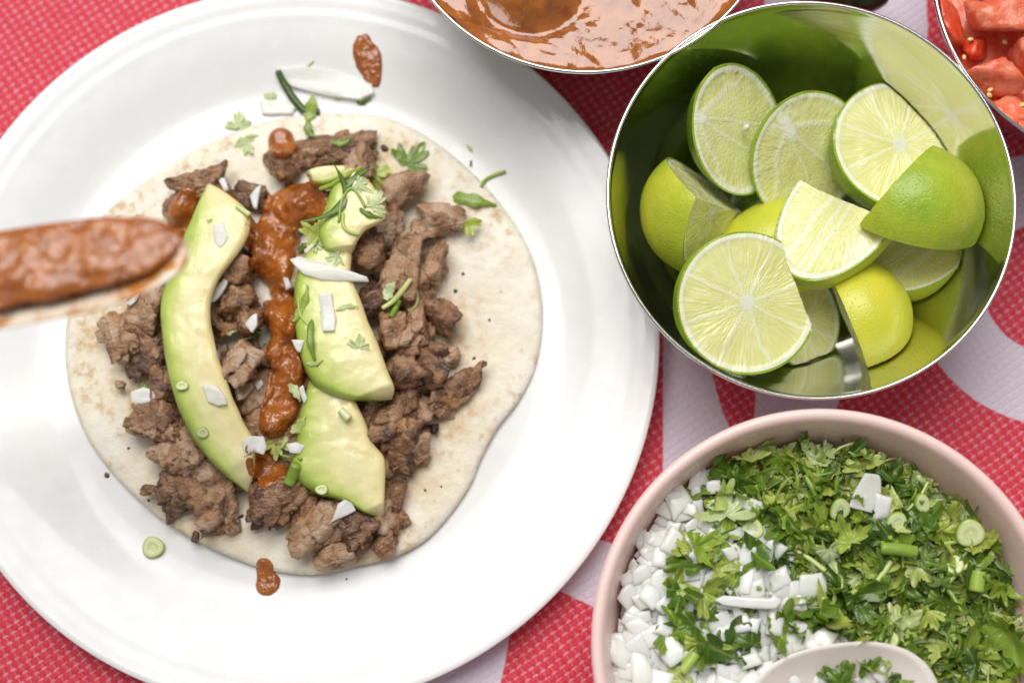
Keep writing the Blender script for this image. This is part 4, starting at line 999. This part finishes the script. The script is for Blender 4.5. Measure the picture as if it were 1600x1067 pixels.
# ================================================================== limes
def lime(px, py, z, axis, cuts, a, c, yellow, label, roll=0.0, nub=1, seed=0, seeds=(), face=False):
    """axis: world direction of the fruit's axis; cuts: (world normal, offset mm) - what lies beyond is cut away"""
    ax = Vector(axis).normalized(); t = Vector((0, 0, 1)) if abs(ax.z) < 0.9 else Vector((1, 0, 0))
    x = t.cross(ax).normalized(); y = ax.cross(x); Rm = Matrix((x, y, ax)).transposed() @ Matrix.Rotation(RAD(roll), 3, 'Z')
    bm = bmesh.new(); bmesh.ops.create_uvsphere(bm, u_segments=72, v_segments=48, radius=1.0)
    D = np.array([tuple(v.co) for v in bm.verts]); n = 1+0.025*fbm(D*1.7+seed*5.1, 2, seed)
    Q = D*np.array([a, a, c])*n[:, None]; rho = np.hypot(Q[:, 0], Q[:, 1])
    Q[:, 2] += np.where(D[:, 2] > 0, nub*(3.6*np.exp(-(rho/4.0)**2)+1.5*np.exp(-(rho/8.0)**2)), 1.6*np.exp(-(rho/3.5)**2))
    for v, q in zip(bm.verts, Q): v.co = q
    inv = Rm.transposed()
    for k, (nw, off) in enumerate(cuts):
        n = (inv @ Vector(nw).normalized())
        bm.faces.ensure_lookup_table()
        r = bmesh.ops.bisect_plane(bm, geom=list(bm.verts)+list(bm.edges)+list(bm.faces), plane_co=n*off, plane_no=n, clear_outer=True, dist=1e-5)
        ed = [e for e in r['geom_cut'] if isinstance(e, bmesh.types.BMEdge)]
        f = bmesh.ops.contextual_create(bm, geom=ed)['faces']
        for q in f: q.material_index = 1
        for e in ed: e.smooth = False
    # give the cut faces a fine grid so that they carry their own relief
    bmesh.ops.triangulate(bm, faces=[f for f in bm.faces if f.material_index == 1])
    for _ in range(4):
        es = [e for e in bm.edges if e.calc_length() > 2.6 and all(f.material_index == 1 for f in e.link_faces)]
        if not es: break
        bmesh.ops.subdivide_edges(bm, edges=es, cuts=1); bmesh.ops.triangulate(bm, faces=[f for f in bm.faces if f.material_index == 1 and len(f.verts) > 3])
    for f in bm.faces: f.smooth = True
    bm.normal_update(); inner = [v for v in bm.verts if all(f.material_index == 1 for f in v.link_faces) and len(v.link_faces) > 0]
    if inner:
        C_ = np.array([tuple(v.co) for v in inner]); dv = C_/(np.linalg.norm(C_, axis=1)[:, None]+1e-6); q = np.linalg.norm(C_/np.array([a, a, c]), axis=1)
        wob = fbm(dv*9+C_*0.05+seed, 2, seed)*0.35+fbm(C_*0.10+seed, 2, seed+3)*0.9-0.35*(q < 0.9)
        for v, k in zip(inner, wob): v.co = v.co+v.normal*float(k)
    me = bpy.data.meshes.new('lime_wedge'); bm.to_mesh(me); bm.free()
    me.materials.append(RIND); me.materials.append(FLESH)
    co = np.empty(len(me.vertices)*3); me.vertices.foreach_get('co', co); co = co.reshape(-1, 3)
    at = me.attributes.new('yellow', 'FLOAT', 'POINT'); at.data.foreach_set('value', np.full(len(co), yellow, np.float32))
    at = me.attributes.new('shell', 'FLOAT', 'POINT'); at.data.foreach_set('value', np.linalg.norm(co/np.array([a, a, c]), axis=1).astype(np.float32))
    me.vertices.foreach_set('co', (co*MM).ravel()); me.update()
    p_ = P(px, py, z)
    if face: p_ = p_-np.array(Vector(cuts[0][0]).normalized())*cuts[0][1]
    o = link('lime_wedge', me, p_, rot=Rm.to_euler()); squeeze_obj(o, LBC, LBR, STEEL_IN, 69.5); tag(o, label, 'lime', 'cut limes in the steel bowl')
    for (sx, sy, sz, nw) in seeds:      # seeds shown on the cut face
        n = Vector(nw).normalized(); w_ = P(sx, sy, sz); loc = inv @ Vector(((w_[0]-p_[0]), (w_[1]-p_[1]), (w_[2]-p_[2])))
        D, F = ICO2; me2 = mesh_mm('seed', D*np.array([2.0, 1.3, 1.1]), F, LSEED); link('seed', me2, loc, parent=o, rot=(0, 0, seed))
    return o
up = (0, 0, 1)
# bottom layer first; the outward cuts keep the pieces clear of the bowl wall
lime(1192, 326, 8, (0.4, 0.8, 0.2), [((0.2, -0.2, -0.95), 2)], 13, 17, 0.18, 'dark green lime cheek showing low between the two upper left cut faces', seed=1)
lime(1212, 392, 18, (0.9, 0.3, 0.1), [((-0.2, 0.3, -0.9), 2)], 19, 25, 0.8, 'yellow rind wedge peeking out behind the big round half', seed=2)
lime(1250, 498, 19, (0.3, -0.9, 0.3), [((0.35, -0.1, 0.93), 2), ((0, -0.5, -0.87), 11)], 16, 19, 0.4, 'small shaded lime half between the big round half and yellow wedge', seed=3)
lime(1430, 388, 24, (0.75, 0.5, 0.1), [((-0.30, 0.30, 0.90), 3), ((-0.6, 0.75, 0.0), 14), ((0.45, -0.2, -0.87), 12)], 18.5, 23, 0.55, 'shaded lime wedge under the green rind wedge on the right', seed=4, roll=30)
lime(1332, 494, 25, (0.25, -0.75, 0.6), [((-0.92, -0.34, -0.20), 3), ((0.0, 0.1, -1), 6), ((0.2, -0.45, -0.87), 14)], 21.0, 24, 0.84, 'yellow rind wedge at the bottom of the steel bowl', seed=5, nub=0)
lime(1262, 246, 27, (-0.70, 0.70, 0.12), [((0.40, -0.40, 0.82), -8)], 26, 26, 0.22, 'cut lime behind the front two with white core at its upper left', seed=6, roll=10, nub=0, face=True)
lime(1153, 203, 35, (-0.97, 0.06, 0.23), [((0.62, -0.10, 0.78), -10)], 26.5, 26, 0.12, 'oval cut lime leaning on the bowl wall at upper left', seed=7, roll=55, nub=0, face=True, seeds=[(1166, 200, 37.0, (0.6, 0, 0.8))])
lime(1104, 330, 36, (0.25, -0.35, 0.85), [((0.62, 0.66, 0.42), 5.0), ((0.80, -0.44, 0.40), 4.5), ((-0.45, -0.1, -0.88), 16)], 24.0, 25, 0.66, 'yellow green quarter lime with rind facing the left wall', seed=8, nub=0)
lime(1404, 228, 33, (0.10, 0.10, 0.985), [((0.10, 0.10, 0.985), 1.5), ((0.93, -0.1, 0.0), 23), ((0.3, 0.4, -0.87), 15)], 25.3, 27, 0.25, 'large cut half partly covered by the green rind wedge', seed=9, roll=15)
lime(1425, 328, 39, (0.955, -0.20, -0.20), [((-0.73, 0.68, -0.12), 9.0), ((-0.18, -0.80, -0.58), 5.0), ((0.35, 0.0, -0.93), 15)], 24.0, 25.5, 0.46, 'shiny green quarter lime lying rind up with stem nub', seed=10)
lime(1318, 330, 39, (-0.58, -0.78, 0.05), [((-0.22, 0.22, 0.95), 4.0), ((0.50, 0.86, 0.05), 3.0)], 20.0, 33, 0.58, 'lime quarter with pale core stripe at the bowl centre', seed=11, roll=20, nub=0)
lime(1164, 474, 52, (0.12, -0.10, 0.985), [((0.12, -0.10, 0.985), 3.0), ((0.92, 0.36, -0.1), 19.0), ((-0.35, -0.42, -0.84), 14)], 25.2, 26, 0.40, 'big round lime half with spoked segments at lower left', seed=12, roll=8, nub=0)

# ================================================================== tomato pieces
def tomato_chunk(seed, size):
    return chunk(seed, np.array(size), ICO3, planes=7, crack=0.02, rough=0.4, p=16, facet=0.35)
def build_tomato():
    # juicy bed
    V = []; F = []; R = TBR*0.955; na = 120; rr = np.linspace(0, R, 50)
    for q in rr:
        for i in range(na): a = 2*math.pi*i/na; V.append((TBC[0]+q*math.cos(a), TBC[1]+q*math.sin(a)))
    V = np.array(V); Z = 38+4.0*noise2(V[:, 0], V[:, 1], 0.14, 60, 3)+2.4*noise2(V[:, 0], V[:, 1], 0.4, 61, 3); V = np.c_[V, Z]
    for k in range(len(rr)-1):
        for i in range(na): j = (i+1) % na; F.append((k*na+i, (k+1)*na+i, (k+1)*na+j, k*na+j))
    V = squeeze(V, TBC, TBR, STEEL_IN, 69.5)
    o = world_mesh('tomato_pulp', V, F, TOMF); tag(o, 'wet red tomato pulp under the diced tomato', 'tomato', kind='stuff')
    L = [(1488, 42, 40, 84, 14, 46, 12, 'tall tomato dice against the bowl rim at upper left'),
         (1556, 112, 78, 58, 16, 45, 4, 'large square tomato dice with pale pink top'),
         (1568, 24, 130, 62, 15, 50, -12, 'curved tomato slice at the top right corner'),
         (1528, 70, 44, 34, 11, 42, 20, 'small tomato dice below the corner slice'),
         (1588, 168, 60, 50, 13, 42, 30, 'tomato dice right of the large square one'),
         (1540, 176, 50, 36, 11, 41, -20, 'soft tomato bit below the large square one'),
         (1578, 205, 56, 34, 10, 43, 25, 'seedy tomato bit at the lower rim'),
         (1480, 96, 30, 40, 10, 42, 0, 'thin tomato bit beside the rim below the tall dice'),
         (1640, 90, 80, 70, 16, 46, 10, 'tomato dice beyond the right edge, right of the large square one'),
         (1650, 190, 80, 70, 16, 46, 40, 'tomato dice beyond the right edge, right of the seedy bit'), (1640, -40, 90, 70, 16, 47, 70, 'tomato dice beyond the right edge, above the corner slice'), (1560, -50, 80, 70, 15, 46, 20, 'tomato dice beyond the right edge, above the tall rim dice'), (1720, 40, 90, 80, 16, 47, 33, 'tomato dice beyond the right edge, farthest to the right')]
    for i, (a, b, w_, h_, hz, z, rot, lab) in enumerate(L):
        k = PX(z); c = P(a, b, z+hz*0.3); V, F = tomato_chunk(1200+i*11, (w_*k*1.1, h_*k*1.1, hz))
        o = link('tomato_dice', mesh_mm('tomato_dice', V, F, TOMS if i in (0, 3, 5) else TOMF), (c[0], c[1], z), rot=(0, 0, RAD(rot))); squeeze_obj(o, TBC, TBR, STEEL_IN, 69.5); tag(o, lab, 'tomato', 'diced tomato in the steel bowl')
    rg = random.Random(11)
    for i in range(12):
        a = rg.uniform(1500, 1600); b = rg.uniform(60, 220); c = P(a, b, 46)
        if np.hypot(c[0]-TBC[0], c[1]-TBC[1]) > TBR*0.9: continue
        D, F = ICO2; o = link('tomato_seed', mesh_mm('tomato_seed', D*np.array([1.1, 0.8, 0.5]), F, SEED), (c[0], c[1], 46.5), rot=(0.3, 0.2, rg.uniform(0, 6))); tag(o, 'pale tomato seed among the diced tomato', 'seed', 'tomato seeds')
build_tomato()

# dark pepper behind the lime bowl
def build_pepper():
    pts = [P(1240, -50, 24), P(1300, -30, 26), P(1350, -14, 26), P(1378, -14, 24)]
    V, F = tube(pts, [9, 12, 11, 6], 24); V = V+0.5*np.stack([fbm(V*0.1+s, 2, s) for s in (1, 2, 3)], 1)
    o = world_mesh('green_pepper', V, F, DARKG); tag(o, 'dark green pepper just showing behind the lime bowl rim', 'pepper')
build_pepper()

# ================================================================== pink bowl with onion and cilantro
PBH = 64.0; PBC = np.array([104.5, -111.2, PBH]); PBR = 78.4
def build_pink_bowl():
    k = PBR/80
    inner = [(0, 6), (34, 6), (48, 9), (58, 17), (66, 31), (71.5, 46), (74.2, 57), (75.2, 60.5)]
    lip = [(75.6, 62.0), (76.4, 63.2), (77.6, 63.9), (78.8, 63.8), (79.6, 63.0), (80, 61.6)]
    outer = [(79.7, 60), (78.5, 55), (75.5, 44), (70, 29), (61, 14), (50, 4.5), (36, 2.0), (34, 0.4), (31, 0.4), (30, 2.0), (0, 2.0)]
    prof = [tuple(q) for q in spline(inner, 40)]+lip+[tuple(q) for q in spline(outer, 30)]
    V, F = lathe([(r*k, z) for r, z in prof], 192)
    o = link('pink_bowl', mesh_mm('pink_bowl', V, F, PINK), (PBC[0], PBC[1], 0.4)); tag(o, 'pale pink plastic bowl of chopped onion and cilantro', 'bowl')
build_pink_bowl()
def heap_z(x, y):
    r = math.hypot(x-PBC[0], y-PBC[1])/PBR; return 51-3.0*max(0, r-0.55)/0.4+2.0*min(1, max(0, (x-PBC[0]+10)/30))
def in_bowl(px, py, z=52, f=0.90):
    c = P(px, py, z); return math.hypot(c[0]-PBC[0], c[1]-PBC[1]) < PBR*f
def onion_side(px, py):
    """<0 on the onion half"""
    bx = np.interp(py, [740, 800, 850, 900, 960, 1010, 1070, 1140], [1090, 1120, 1185, 1225, 1245, 1275, 1300, 1300])
    return px-bx
def onion_layer(seed):
    """a diced bit of onion layer: an irregular four-cornered patch of a curved shell with soft cut edges"""
    rg = np.random.RandomState(seed); n = 8; L = rg.uniform(3.2, 5.6); W_ = L*rg.uniform(0.5, 0.95); th = rg.uniform(1.6, 3.2); Rr = rg.uniform(9, 24)
    q = np.array([(-L, -W_), (L, -W_), (L, W_), (-L, W_)])*rg.uniform(0.6, 1.15, (4, 2)); V = []; F = []
    u = (1-np.cos(np.linspace(0, math.pi, n)))/2
    for side in (1, 0):
        for a in u:
            for b in u:
                p_ = (1-a)*((1-b)*q[0]+b*q[3])+a*((1-b)*q[1]+b*q[2]); e = min(a, 1-a, b, 1-b); rd = min(1.0, e/0.10)
                z = -(p_[1]**2)/(2*Rr)-(p_[0]**2)/(5*Rr)+(th*(0.72+0.28*math.sqrt(rd)) if side else 0.25*th*(1-rd)); V.append((p_[0], p_[1], z))
    V = np.array(V); V += np.array([0.45, 0.45, 0.30])*np.stack([fbm(V*0.35+seed*3+s_*20, 2, seed+s_) for s_ in (0, 1, 2)], 1)*1.6
    for side in (0, 1):
        o = side*n*n
        for a in range(n-1):
            for b in range(n-1): f = (o+a*n+b, o+(a+1)*n+b, o+(a+1)*n+b+1, o+a*n+b+1); F.append(f if side == 0 else f[::-1])
    rim = [k for k in range(n)]+[k*n+n-1 for k in range(1, n)]+[(n-1)*n+k for k in range(n-2, -1, -1)]+[k*n for k in range(n-2, 0, -1)]
    for i in range(len(rim)): j = (i+1) % len(rim); F.append((rim[i], rim[j], n*n+rim[j], n*n+rim[i]))
    return V, F
LEAFM = []; STRIPM = []; STEMM = []; DISCM = []; DICEM = []; SHELLM = []
for i in range(16):
    V, F, at = leaf(300+i, random.uniform(6.0, 10.5), True, 1.8, 3 if i % 3 else 5); LEAFM.append(mesh_mm('cilantro_leaf', V, F, LEAF, at))
for i in range(12):
    V, F, at = strip(350+i, random.uniform(6, 14), random.uniform(1.1, 3.2), 1.4); STRIPM.append(mesh_mm('cilantro_shred', V, F, LEAF, at))
for i in range(8):
    L = random.uniform(6, 15); V, F = tube([(-L/2, 0, 0), (0, random.uniform(-1.2, 1.2), random.uniform(-.5, .8)), (L/2, 0, 0)], [random.uniform(0.45, 1.05)]*2); STEMM.append(mesh_mm('herb_stalk', V, F, STEM))
for i in range(6):
    V, F, at = disc_slice(400+i, random.uniform(2.6, 4.6), random.uniform(1.5, 3.0)); DISCM.append(mesh_mm('scallion_slice', V, F, SCAL, at))
for i in range(24):
    V, F = onion_layer(420+i); DICEM.append(mesh_mm('onion_dice', V, F, ONION))
def rnd_rot(rg, t): return (rg.uniform(-t, t), rg.uniform(-t, t), rg.uniform(0, 6.28))
def join_stuff(name, items, mat, label, cat):
    Vs = []; Fs = []; b = 0; ats = {}
    for me, loc, rot in items:
        n = len(me.vertices); co = np.empty(n*3); me.vertices.foreach_get('co', co); co = co.reshape(-1, 3)*1000
        R_ = np.array(Matrix.Rotation(rot[2], 3, 'Z') @ Matrix.Rotation(rot[0], 3, 'X') @ Matrix.Rotation(rot[1], 3, 'Y')); Vs.append(co @ R_.T+np.array(loc))
        Fs.extend([tuple(i+b for i in p.vertices) for p in me.polygons]); b += n
        for k in ('vein', 'tone'):
            if k in me.attributes: a = np.empty(n, np.float32); me.attributes[k].data.foreach_get('value', a); ats.setdefault(k, []).append(a if k == 'vein' else a+rs.uniform(-0.1, 0.4))
    o = world_mesh(name, squeeze(np.vstack(Vs), PBC, PBR, PINK_IN, 80, 1.0), Fs, mat, {k: np.concatenate(v) for k, v in ats.items()}); tag(o, label, cat, kind='stuff'); return o
rs = random.Random(21)
def fill_bowl():
    rg = random.Random(17); it = []; io = []
    while len(it) < 1800:
        a = rg.uniform(1040, 1660); b = rg.uniform(690, 1330)
        if not in_bowl(a, b, 46, 0.86) or onion_side(a, b) < -10: continue
        c = P(a, b, 44); it.append((rg.choice(LEAFM+STRIPM), (c[0], c[1], heap_z(c[0], c[1])-rg.uniform(3, 7.5)), rnd_rot(rg, 0.6)))
    join_stuff('chopped_cilantro', it, LEAF, 'mass of chopped cilantro deep in the pink bowl', 'herb')
    while len(io) < 430:
        a = rg.uniform(940, 1320); b = rg.uniform(740, 1330)
        if not in_bowl(a, b, 44, 0.86) or onion_side(a, b) > 40: continue
        c = P(a, b, 44); io.append((rg.choice(DICEM), (c[0], c[1], heap_z(c[0], c[1])-rg.uniform(2.5, 8)), rnd_rot(rg, 0.4)))
    join_stuff('chopped_onion', io, ONION, 'mass of chopped white onion deep in the pink bowl', 'onion')
    def one(name, me, a, b, dz, tilt, label, cat, group, sc=1.0, z=None):
        c = P(a, b, 52); zz = heap_z(c[0], c[1])+dz
        o = link(name, me, (c[0], c[1], zz), rot=rnd_rot(rg, tilt), scale=(sc, sc, sc)); tag(o, label, cat, group); return o
    n = 0; used = []
    while n < 165:
        a = rg.uniform(950, 1300); b = rg.uniform(750, 1110)
        if not in_bowl(a, b, 50, 0.88) or onion_side(a, b) > 18: continue
        if any(math.hypot(a-x, b-y) < 14 for x, y in used): 
            if rg.random() < 0.8: continue
        used.append((a, b)); one('onion_dice', rg.choice(DICEM), a, b, rg.uniform(-2.5, 0.8), 0.34, 'white onion dice in the onion half of the pink bowl', 'onion', 'onion dice in the pink bowl', rg.uniform(0.8, 1.25)); n += 1
    for (a, b) in [(1352, 765), (1370, 790), (1215, 905), (1270, 915), (1285, 1000), (1255, 1005), (1170, 790)]:
        one('onion_dice', rg.choice(DICEM), a, b, 1.2, 0.3, 'white onion dice stray among the cilantro of the pink bowl', 'onion', 'stray onion dice', 1.15)
    n = 0
    while n < 470:
        a = rg.uniform(1060, 1620); b = rg.uniform(690, 1110)
        if not in_bowl(a, b, 52, 0.865) or onion_side(a, b) < -8-rg.random()*rg.random()*110: continue
        strip_ = rg.random() < 0.5
        one('cilantro_shred' if strip_ else 'cilantro_leaf', rg.choice(STRIPM if strip_ else LEAFM), a, b, rg.uniform(-4.5, 2.6), 0.8,
            'narrow cilantro shred in the green half of the pink bowl' if strip_ else 'chopped cilantro leaf in the green half of the pink bowl', 'herb', 'chopped cilantro in the pink bowl', rg.uniform(0.85, 1.2) if strip_ else rg.uniform(0.9, 1.65)); n += 1
    n = 0
    while n < 24:
        a = rg.uniform(1150, 1600); b = rg.uniform(710, 1100)
        if not in_bowl(a, b, 52, 0.88) or onion_side(a, b) < 10: continue
        if n % 7 == 0: one('scallion_slice', rg.choice(DISCM), a, b, rg.uniform(-1, 1.2), 0.6, 'pale scallion slice among the chopped cilantro', 'scallion', 'scallion slices in the pink bowl')
        else: one('herb_stalk', rg.choice(STEMM), a, b, rg.uniform(-1, 1.5), 0.35, 'cut herb stem among the chopped cilantro', 'herb', 'herb stems in the pink bowl')
        n += 1
    for i, (a, b, s, r) in enumerate([(1075, 845, 1.25, 100), (1062, 905, 1.2, 60), (1135, 775, 1.25, 90), (1130, 885, 1.1, 20), (1085, 935, 1.15, -60), (1120, 905, 1.0, 150), (1062, 985, 1.3, 200), (1100, 1000, 1.1, 40), (1135, 1010, 1.0, 0), (1175, 985, 1.1, 90), (1120, 960, 0.6, 0), (1080, 1050, 1.3, 80), (1190, 850, 1.1, 30), (1050, 1010, 1.0, 300), (1140, 820, 1.2, 270), (1230, 960, 1.2, 100), (1160, 940, 0.9, 180), (1085, 870, 1.5, 120), (1100, 850, 1.3, 20), (1060, 940, 1.5, 250), (1120, 990, 1.4, 140), (1075, 970, 1.4, 30), (1150, 1000, 1.3, 80), (1130, 900, 1.5, 200), (1170, 905, 1.2, 310), (1060, 880, 1.1, 190), (1090, 1030, 1.5, 260), (1160, 860, 1.4, 70), (1200, 985, 1.3, 160), (1115, 930, 1.2, 340)]):
        c = P(a, b, 54); o = link('cilantro_leaf', LEAFM[(i*7+3) % len(LEAFM)], (c[0], c[1], heap_z(c[0], c[1])+2.6), rot=(rg.uniform(-.3, .3), rg.uniform(-.3, .3), RAD(r)), scale=(s*1.15, s*1.15, s))
        tag(o, 'cilantro leaf scattered on the white onion half of the pink bowl', 'herb', 'cilantro leaves on the onion')
    # pieces that stand out
    def big(name, V, F, mat, a, b, dz, rot, label, cat, at=None):
        c = P(a, b, 54); o = link(name, mesh_mm(name, V, F, mat, at), (c[0], c[1], heap_z(c[0], c[1])+dz), rot=rot); tag(o, label, cat)
    V, F, at = leaf(500, 13, True, 1.5, 5); at['tone'] = np.full(len(V), 0.75); big('cilantro_leaf', V, F, LEAF, 1298, 880, 3.4, (0.15, 0.1, RAD(-75)), 'large pale leaf underside in the middle of the herb half', 'herb', at)
    V, F, at = leaf(504, 11, True, 1.5, 5); at['tone'] = np.full(len(V), 0.6); big('cilantro_leaf', V, F, LEAF, 1260, 930, 3.2, (0.2, -0.15, RAD(80)), 'olive leaf with lobed edge beside the large pale leaf', 'herb', at)
    V, F, at = leaf(509, 12, True, 1.5, 5); at['tone'] = np.full(len(V), 0.5); big('cilantro_leaf', V, F, LEAF, 1135, 785, 3.4, (-0.2, 0.15, RAD(90)), 'ribbed light green leaf at the upper left of the heap', 'herb', at)
    V, F, at = disc_slice(431, 4.9, 1.6); big('scallion_slice', V, F, SCAL, 1515, 832, 3.0, (0.25, -0.2, 0.4), 'largest white scallion coin by the right wall of the bowl', 'scallion', at)
    V, F, at = disc_slice(432, 3.6, 1.5); big('scallion_slice', V, F, SCAL, 1398, 815, 3.2, (0.35, 0.1, 0.2), 'oval scallion coin right of the onion flake', 'scallion', at)
    V, F, at = disc_slice(433, 4.0, 1.5); big('scallion_slice', V, F, SCAL, 1310, 795, 3.2, (0.35, -0.3, 1.1), 'green scallion coin left of the onion flake', 'scallion', at)
    q = [(-4, -7), (4.5, -6), (5, 2), (2, 7), (-3, 6)]; V, F = slab(q, 1.2, 0.02, 440); big('onion_dice', V, F, ONIONT, 1350, 768, 4.2, (0.2, 0.1, -0.35), 'square white onion flake lying on the herb half', 'onion')
    q = [(-11, 0), (-8, -1.6), (2, -2.4), (10, -2.0), (12, 0.5), (9, 2.6), (8, 1.2), (0, 1.4), (-8, 1.6)]; V, F = slab(q, 2.0, 0.0, 441, 0.3); big('onion_dice', V, F, ONION, 1165, 938, 4.6, (0.1, 0, -0.04), 'long curved onion strip lying across the onion half', 'onion')
    V, F = tube([(-6, 1, 0), (0, 0, 0.4), (6, -1.5, 0)], [2.0, 2.2, 2.1], 12); big('herb_stalk', V, F, STEM, 1400, 858, 4.0, (0, 0.1, 0.1), 'thick pale stem piece at the middle of the herb half', 'herb')
    V, F = tube([(-4, 0, 0), (4, 0, 0)], [1.7, 1.7], 10); big('herb_stalk', V, F, STEM, 1076, 1035, 4.4, (0, 0, 0.9), 'pale green stem stub on the lower left onion', 'herb')
    V, F = tube([(-3.4, 0, 0), (3.4, 0, 0)], [2.6, 2.6], 12); big('herb_stalk', V, F, STEM, 1525, 908, 3.4, (0, 0, 1.4), 'stubby cylindrical stem piece near the right wall', 'herb')
fill_bowl()
MARKS = [('the large pale leaf', 1298, 880), ('the largest scallion coin', 1515, 832), ('the oval scallion coin', 1398, 815), ('the square onion flake', 1350, 768), ('the long curved onion strip', 1165, 938),
         ('the thick pale stem', 1400, 858), ('the cream spoon', 1318, 1020), ('the ribbed light green leaf', 1135, 785), ('the stubby stem piece', 1525, 908), ('the pale stem stub', 1076, 1035),
         ("the pink bowl's upper left wall", 1010, 810), ("the pink bowl's right wall", 1590, 985), ("the pink bowl's top wall", 1300, 690)]
ORD = ['nearest', 'second', 'third', 'fourth', 'fifth', 'sixth', 'seventh', 'eighth', 'ninth', 'tenth', 'eleventh', 'twelfth']
MARKS2 = [('the green stem knot', 625, 455), ('the crumbly far right cluster', 718, 608), ('the lone square beef cube', 598, 851), ('the pale ball shaped chunk', 430, 788), ('the lower left beef block', 338, 784), ('the far left onion scrap', 226, 620),
          ('the spoon tip', 290, 390), ('the white onion triangle', 535, 797), ('the pointed right chunk', 692, 497), ('the glossy middle chunk', 374, 556), ('the oval seared chunk', 665, 584), ('the cracked lower right slab', 627, 690), ('the onion crescent', 515, 425),
          ('the onion rectangle', 512, 490), ('the sauce trail end', 415, 720), ('the sauce blob', 460, 310), ('the rounded upper right cube', 624, 292), ('the wide top beef piece', 525, 233)]
def single_out(noun, marks, zm):
    """every repeat is named by the landmark piece it lies next to"""
    mk = [(n, P(a, b, zm)) for n, a, b in marks]; bins = {}
    for o in list(COL.objects):
        k = o.get('label')
        if k not in noun: continue
        x, y = o.location.x*1000, o.location.y*1000
        d, n, p = min((math.hypot(x-p[0], y-p[1]), n, tuple(p)) for n, p in mk)
        dx, dy = x-p[0], y-p[1]; w_ = ('to the right of' if dx > 0 else 'to the left of') if abs(dx) > abs(dy) else ('above' if dy > 0 else 'below')
        bins.setdefault((noun[k], n, w_), []).append((d, o))
    for (nn, n, w_), L in bins.items():
        L.sort(key=lambda t: t[0])
        for i, (d, o) in enumerate(L):
            r_ = ORD[i] if i < len(ORD) else f'{i+1}th'
            o['label'] = f'{nn} {w_} {n}' if len(L) == 1 else f'{nn} {w_} {n}, {r_} from it' if i else f'{nn} {w_} {n}, nearest to it'
single_out({'chopped cilantro leaf in the green half of the pink bowl': 'cilantro leaf piece', 'narrow cilantro shred in the green half of the pink bowl': 'narrow cilantro shred', 'white onion dice in the onion half of the pink bowl': 'white onion dice',
            'white onion dice stray among the cilantro of the pink bowl': 'stray white onion dice', 'cut herb stem among the chopped cilantro': 'cut herb stalk', 'pale scallion slice among the chopped cilantro': 'pale scallion slice',
            'cilantro leaf scattered on the white onion half of the pink bowl': 'cilantro leaf'}, MARKS, 52)
single_out({'pale tomato seed among the diced tomato': 'pale tomato seed'}, [('the large square tomato dice', 1556, 112), ('the seedy tomato bit', 1578, 205), ('the corner tomato slice', 1568, 24)], 46)
single_out({'small torn beef bit wedged between the larger beef chunks': 'small torn beef bit', 'tiny browned crumb scattered on the tortilla': 'tiny browned crumb', 'dark beef piece buried under the avocado and sauce': 'half buried beef piece'}, MARKS2, 10)
def build_bowl_spoon():
    z = 60.5; c = P(1318, 1108, z); k = PX(z)
    root = bpy.data.objects.new('serving_spoon', None); COL.objects.link(root); root.empty_display_size = 0.02; root.location = Vector(c*MM); root.rotation_euler = (RAD(6), 0, RAD(8))
    tag(root, 'cream plastic spoon resting on the onion and cilantro', 'spoon')
    V, F, H, HF = spoon_mesh(148*k, 98*k, 9.0, 2.2, 120, 7)
    V[:, 0] *= -1; F = [f[::-1] for f in F]
    # handle leaves towards the viewer
    H2 = np.c_[-H[:, 1]+10, H[:, 0]*1.0+148*k*0.86-98*k*0.9, H[:, 2]+1.0]
    link('spoon_bowl', mesh_mm('spoon_bowl', V, F, WPLAS), parent=root); link('handle', mesh_mm('handle', H2, HF, WPLAS), parent=root)
    for i, (a, b, s, lab) in enumerate([(1320, 1050, 1.2, 'leaf'), (1345, 1040, 0.8, 'leaf'), (1395, 1052, 1.0, 'leaf')]):
        q = P(a, b, 57); o = link('cilantro_leaf', LEAFM[(i*5+2) % 16], (q[0], q[1], 56.5), rot=(0.2, 0.1, 1.2+i), scale=(s, s, s)); tag(o, ['largest cilantro leaf lying in the cream spoon', 'small cilantro leaf in the middle of the cream spoon', 'cilantro leaf at the right side of the cream spoon'][i], 'herb', 'cilantro in the cream spoon')
    for i, (a, b) in enumerate([(1380, 1050), (1240, 1062), (1290, 1066), (1350, 1066)]):
        q = P(a, b, 55); o = link('onion_dice', DICEM[(a//7) % 24], (q[0], q[1], 54.5), rot=(0.1, 0.1, a), scale=(0.8, 0.8, 0.8)); tag(o, 'onion dice lying in the cream spoon, %s from the left' % ['last', 'first', 'second', 'third'][i], 'onion', 'onion in the cream spoon')
build_bowl_spoon()
print('TRIS', sum(len(o.data.loop_triangles) or sum(len(p.vertices)-2 for p in o.data.polygons) for o in bpy.data.objects if o.type == 'MESH'))
